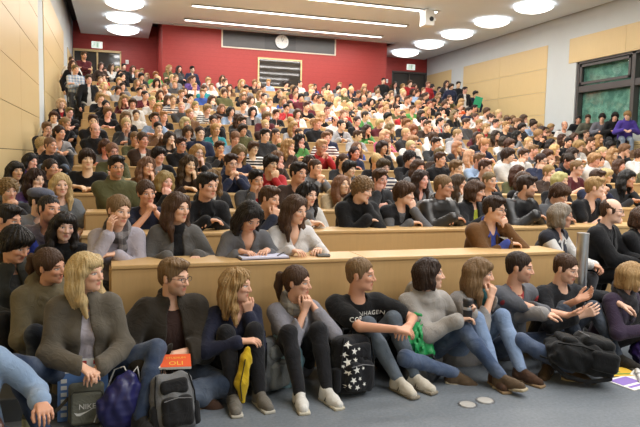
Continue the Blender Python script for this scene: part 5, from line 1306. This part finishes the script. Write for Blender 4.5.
# bottle with label
r = place('glass_bottle', 'small clear glass drink bottle with pale label at the blue-shirted person', 'bottle', (-.50, 3.92, 0))
gl = NT('bottle_glass'); gl.b.inputs['Transmission Weight'].default_value = .9; gl.b.inputs['IOR'].default_value = 1.45
MB().lathe([(.036, 0), (.040, .01), (.040, .11), (.034, .135), (.020, .155), (.018, .185), (.019, .19)], seg=28).done('bottle', gl.base((.72, .74, .62, 1), .08), r, smooth=True)
MB().lathe([(.0412, .03), (.0414, .032), (.0414, .10), (.0412, .102)], seg=28).done('label_sleeve', mat_plain('label_paper', srgb('c6c39a'), .6), r, smooth=True)
MB().cyl((0, 0, .186), (0, 0, .212), .021, seg=24).done('cap', M_STEEL, r)
# brown leather bag in a lap, paper below
r = place('leather_handbag', 'brown leather bag in the lap of the blue-shirted person', 'bag', (-.70, 3.36, .17), (0, 0, .25))
B = Sdf(); B.box(A(0, 0, .085), (.15, .085, .08), None, .055, 0); sobj('body', B, .006, r, c('4a2f26'), 'leather', wrinkle(.009, 34, 6))
B = Sdf(); B.box(A(0, -.055, .10), (.145, .045, .055), None, .03, 0); sobj('flap', B, .006, r, c('543529'), 'leather', wrinkle(.005, 30, 7))
T = Sdf(); T.chain([A(-.13, .0, .14), A(-.09, .03, .20), A(.06, .03, .21), A(.13, .0, .14)], .010, .01); sobj('handle', T, .005, r, c('3a241c'), 'leather')
# round olive bag on the steps
r = place('round_bag', 'round olive bag with tan trim lying between the people on the steps', 'bag', (-.50, 4.36, .16), (-.7, .2, .4))
B = Sdf(); B.ell(A(0, 0, .0), (.14, .055, .13), None, 0); sobj('body', B, .006, r, c('45473a'), 'plain', wrinkle(.004, 25, 5))
V, F = tube_mesh([([A(.137 * math.cos(a), -.022, .128 * math.sin(a)) for a in np.linspace(0, 2 * math.pi, 30, endpoint=False)], True)], .007); link('trim_ring', to_mesh('ring', (V, F), FAB['plain']), r, color=c('94743f'))
MB().box((-.03, -.062, .02), (.03, -.054, .045), .003).done('label_tag', M_PRINT['white'], r)
# yellow folded bag
r = place('yellow_pouch', 'yellow folded cloth bag hanging between the black-trousered knees', 'bag', (.795, 3.955, .03), (-.15, .10, .3))
B = Sdf(); B.chain([A(0, 0, .02), A(-.02, 0, .14), A(.01, 0, .30), A(.02, 0, .355)], [.018, .045, .035, .02], .02); B.cap(A(.02, 0, .35), A(.045, 0, .27), .02, .014, .01); sobj('cloth', B, .005, r, c('c9a822'), 'plain', wrinkle(.006, 45, 3))
V, F = tube_mesh([([A(-.03, -.034, .03), A(-.05, -.042, .14), A(-.015, -.038, .30)], False)], .004); link('dark_edge', to_mesh('edge', (V, F), FAB['plain']), r, color=c('3b3416'))
# pale blue jacket heap
r = place('folded_jacket', 'pale blue jacket stuffed between grey backpack and black leggings', 'jacket', (1.17, 4.30, 0), (0, 0, .2))
B = Sdf(); B.ell(A(0, 0, .26), (.10, .09, .17), None, 0); B.ell(A(.03, -.06, .20), (.06, .05, .10), None, .04); B.cap(A(0, .02, .02), A(0, .02, .2), .08, .08, .03); sobj('cloth', B, .006, r, c('8fb3bd'), 'plain', wrinkle(.013, 34, 8))
B = Sdf(); B.chain([A(.06, -.05, .30), A(.07, -.10, .20), A(.05, -.11, .10)], [.035, .035, .03], .02); sobj('sleeve', B, .006, r, c('86aab6'), 'plain', wrinkle(.007, 40, 9))
# dark jacket heap and green bag, black bag
r = place('black_jacket_heap', 'black jacket heaped against the bench right of the black T-shirt', 'jacket', (2.04, 4.42, 0))
B = Sdf(); B.ell(A(0, .02, .24), (.13, .14, .25), None, 0); B.ell(A(.06, -.08, .10), (.13, .12, .10), None, .06); B.box(A(0, 0, -.1), (.6, .6, .1), None, 0, .01, 's'); sobj('cloth', B, .007, r, c('151517'), 'plain', wrinkle(.016, 26, 2))
B = Sdf(); B.chain([A(-.06, -.08, .38), A(-.02, -.14, .26), A(.03, -.19, .14)], [.045, .045, .04], .02); sobj('sleeve', B, .007, r, c('1b1b1e'), 'plain', wrinkle(.008, 36, 4))
r = place('green_plastic_bag', 'crumpled bright green plastic bag beside the pale grey hoodie', 'bag', (2.19, 4.20, .15), (0, 0, .1))
B = Sdf(); B.ell(A(0, 0, .15), (.105, .085, .155), None, 0); B.ell(A(.04, -.03, .06), (.10, .07, .07), None, .05); sobj('bag', B, .0055, r, c('2aa35a'), 'leather', wrinkle(.018, 52, 6))
B = Sdf(); B.chain([A(-.03, 0, .29), A(-.02, .0, .35), A(.03, 0, .34), A(.04, 0, .28)], .012, .01); sobj('handle', B, .005, r, c('25964f'), 'leather', wrinkle(.004, 60, 4))
r = place('black_holdall', 'black soft bag on the floor under the green plastic bag', 'bag', (2.17, 4.10, 0), (0, 0, .15))
B = Sdf(); B.ell(A(0, 0, .09), (.20, .12, .10), None, 0); B.box(A(0, 0, -.1), (.6, .6, .1), None, 0, .01, 's'); sobj('body', B, .006, r, c('141416'), 'leather', wrinkle(.010, 34, 3))
V, F = tube_mesh([([A(-.14, -.06, .15), A(-.02, -.09, .175), A(.13, -.07, .15)], False)], .006); link('zip', to_mesh('zip', (V, F), FAB['plain']), r, color=c('5a5a5c'))
T = Sdf(); T.chain([A(-.12, -.02, .17), A(-.05, -.07, .22), A(.06, -.07, .22), A(.12, -.02, .17)], .011, .01); sobj('handle', T, .005, r, c('0f0f10'))
# red booklet in the lap
r = place('red_booklet', 'thick white booklet with orange-red cover in the lap of the cross-legged person', 'book', (.345, 3.97, .345), (.27, .03, -.06), .70)
MB().box((-.150, -.105, .0), (.150, .105, .026), .003).done('pages', M_PRINT['white'], r)
MB().box((-.122, -.105, .0262), (.150, .100, .0285), .001).done('cover', M_PRINT['orange'], r)
vf = (np.array([(-.2, -.2, .0287), (.2, -.2, .0287), (.2, .2, .0287), (-.2, .2, .0287)]), np.array([(0, 1, 2, 3)]))
for t_, sz, yy in (('OLI', .085, -.075), ('STUDIUM', .042, .025)):
    decal('cover_lettering', [([(x, z, .2) for x, y, z in vs], fs) for vs, fs in text_polys(t_, sz, .015, yy)], None, M_PRINT['yellow'], r, axis=(0, 0, -1), off=.001, VF=vf)
# papers and magazines on the right
for nm, lab, x, y, z, rz, sx, sy, m1, m2 in (('magazine', 'white and violet leaflet, nearest of the papers on the floor', 3.78, 3.66, .001, .2, .17, .12, 'white', 'violet'), ('magazine', 'green and yellow magazine lying behind the violet leaflet', 3.80, 3.88, .003, -.2, .16, .10, 'yellow', 'green'), ('magazine', 'white folded paper at the right end of the floor papers', 4.02, 3.78, .006, .6, .12, .09, 'white', 'grey')):
    r = place(nm, lab, 'magazine', (x, y, z), (0, 0, rz))
    MB().box((-sx, -sy, 0), (sx, sy, .006), .001).done('pages', M_PRINT[m1], r)
    b = MB(); b.box((-sx * .9, -sy * .2, .006), (sx * .3, sy * .8, .0072)); b.box((-sx * .9, -sy * .7, .006), (sx * .8, -sy * .45, .0072)); b.done('printed_picture', M_PRINT[m2], r)
r = place('rolled_paper', 'white paper tube lying on the floor papers', 'paper', (3.90, 3.72, .022), (0, math.pi / 2, .9))
b = MB(); b.lathe([(.020, -.13), (.0205, -.13), (.0205, .13), (.020, .13)], seg=18); b.done('roll', M_PRINT['white'], r, smooth=True); MB().cyl((0, 0, -.02), (0, 0, .02), .0215, seg=18).done('band', M_PRINT['grey'], r)
r = place('purple_umbrella_bag', 'crumpled deep purple bag on the floor at the right picture edge', 'bag', (4.22, 3.98, 0))
B = Sdf(); B.ell(A(0, 0, .11), (.13, .11, .12), None, 0); B.ell(A(.04, 0, .22), (.07, .07, .10), None, .06); B.box(A(0, 0, -.1), (.6, .6, .1), None, 0, .01, 's'); sobj('cloth', B, .006, r, c('33225e'), 'leather', wrinkle(.018, 42, 5))
V, F = tube_mesh([([A(-.05, -.06, .22), A(-.12, -.10, .14), A(-.15, -.08, .02)], False)], .006); link('strap', to_mesh('strap', (V, F), FAB['plain']), r, color=c('241846'))
# things on the front desk
zd = top_z(1)
r = place('notebook', 'open white notebook with dark cover on the front desk', 'notebook', (1.10, 4.78, zd), (0, 0, .06))
MB().box((-.20, -.11, 0), (.20, .11, .006), .001).done('cover', mat_plain('notebook_cover', srgb('30304a'), .5), r)
MB().box((-.19, -.105, .006), (.19, .105, .020), .002).done('pages', mat_plain('ruled_paper', srgb('c9cbe0'), .7), r)
V, F = tube_mesh([([A(.10, -.09, .026), A(.19, .03, .030)], False)], .004); link('pen', to_mesh('pen', (V, F), M_BLACK), r)
r = place('wallet', 'small black wallet lying on the front desk beside the white blouse', 'wallet', (1.60, 4.74, zd), (0, 0, -.2))
MB().box((-.055, -.04, 0), (.055, .04, .022), .008).done('cover', mat_plain('wallet_leather', (.015, .015, .016), .45), r); MB().box((-.05, -.042, .008), (.05, -.030, .014), .001).done('card_edge', M_PRINT['grey'], r)
def held(key): return HANDS[key]
def in_hand(name, label, cat, key, side, along=.07, out=.03):
    R_, k_ = HEROES[key]; d_, n_, cu = k_['hand'][side]; w_ = k_['wr'][side] + d_ * along + n_ * out
    p = Matrix.Translation(R_.location) @ Matrix.Rotation(R_.rotation_euler.z, 4, 'Z') @ Matrix.Diagonal((*R_.scale, 1)) @ Vector(w_)
    return place(name, label, cat, p, (0, 0, R_.rotation_euler.z))
r = in_hand('travel_mug', 'black travel mug held by the person in the pale grey hoodie', 'mug', 'pale grey hoodie holding', 1, .055, .04)
MB().lathe([(.030, -.085), (.033, -.08), (.038, .05), (.038, .06)], seg=24).done('cup', M_BLACK, r, smooth=True); MB().lathe([(.040, .058), (.041, .062), (.041, .078), (.034, .086), (.01, .088)], seg=24).done('lid', mat_plain('mug_lid', (.03, .03, .033), .3), r, smooth=True); MB().lathe([(.0385, .0), (.039, .002), (.0392, .02), (.0388, .022)], seg=24).done('band', M_STEEL, r, smooth=True)
r = in_hand('mobile_phone', 'dark mobile phone held by the person in the dark olive jacket', 'phone', 'dark olive jacket looking down', -1, .08, .016)
r.rotation_euler = (-.6, .1, .3)
MB().box((-.028, -.007, -.055), (.028, .007, .055), .004).done('body', M_BLACK, r); MB().box((-.024, .007, -.035), (.024, .0085, .045), .0005).done('screen', emit('phone_screen', (.5, .6, .7), .6), r)
r = in_hand('sheet_of_paper', 'sheet of paper held by the person in the grey tee', 'paper', 'grey tee holding a paper', 1, .08, .01)
r.rotation_euler = (.5, .1, .2); MB().box((-.13, -.09, -.001), (.05, .09, .002)).done('sheet', M_PRINT['white'], r); MB().box((-.11, -.07, .002), (.03, .04, .0028)).done('printed_text_block', M_PRINT['grey'], r)
R_ = GREEN_MAN
r = place('green_folder', 'bright green folder held by the person at the wooden wall panel', 'folder', (R_.location.x - .02, R_.location.y - .27, R_.location.z + 1.13), (.1, .25, -.2))
MB().box((-.15, -.012, -.20), (.15, .012, .20), .004).done('cover', mat_plain('folder_green', srgb('2fa574'), .5), r); MB().box((-.14, -.008, .19), (.14, .008, .204)).done('paper_edge', M_PRINT['white'], r)
for key, lab, off in (('brown corduroy jacket', 'white name badge pinned to the brown corduroy jacket', (.085, .12)), ('dark vest with name badge', 'white name badge on the dark vest of the person', (.07, .10))):
    R_, k_ = HEROES[key]; top = [o for o in R_.children if o.name.split('.')[0] in ('jacket', 'vest')][0]
    me = top.data; V = np.empty(len(me.vertices) * 3); me.vertices.foreach_get('co', V); V = V.reshape(-1, 3); F = np.empty(len(me.loops), int); me.loops.foreach_get('vertex_index', F); F = F.reshape(-1, 4)
    p = k_['N'] + k_['Rc'] @ A(off[0], 0, -off[1])
    b_ = decal('name_badge', [([(p[0] + i * .03, p[1], p[2] + j * .02) for i, j in ((-1, -1), (1, -1), (1, 1), (-1, 1))], [(0, 1, 2, 3)])], None, M_PRINT['white'], top, off=.006, VF=(V, F))
    m_ = b_.modifiers.new('thick', 'SOLIDIFY'); m_.thickness = .003
R_, k_ = HEROES['black printed T-shirt']; top = [o for o in R_.children if o.name.startswith('t_shirt')][0]
me = top.data; V = np.empty(len(me.vertices) * 3); me.vertices.foreach_get('co', V); V = V.reshape(-1, 3); F = np.empty(len(me.loops), int); me.loops.foreach_get('vertex_index', F); F = F.reshape(-1, 4)
p = k_['N'] + k_['Rc'] @ A(0.0, 0, -.125)
decal('printed_lettering', text_polys('COPENHAGEN', .046, p[0] + .02, p[2], p[1], 1.1), None, M_PRINT['white'], top, off=.012, VF=(V, F))
decal('red_print', [rect_poly(p[0] + x - .013, p[2] - .05, p[0] + x + .013, p[2] - .02, p[1]) for x in (-.09, -.05, .09)], None, M_PRINT['red'], top, off=.004, VF=(V, F))
decal('pale_print', [rect_poly(p[0] + x - .013, p[2] - .05, p[0] + x + .013, p[2] - .02, p[1]) for x in (-.01, .03, .06)], None, M_PRINT['grey'], top, off=.004, VF=(V, F))
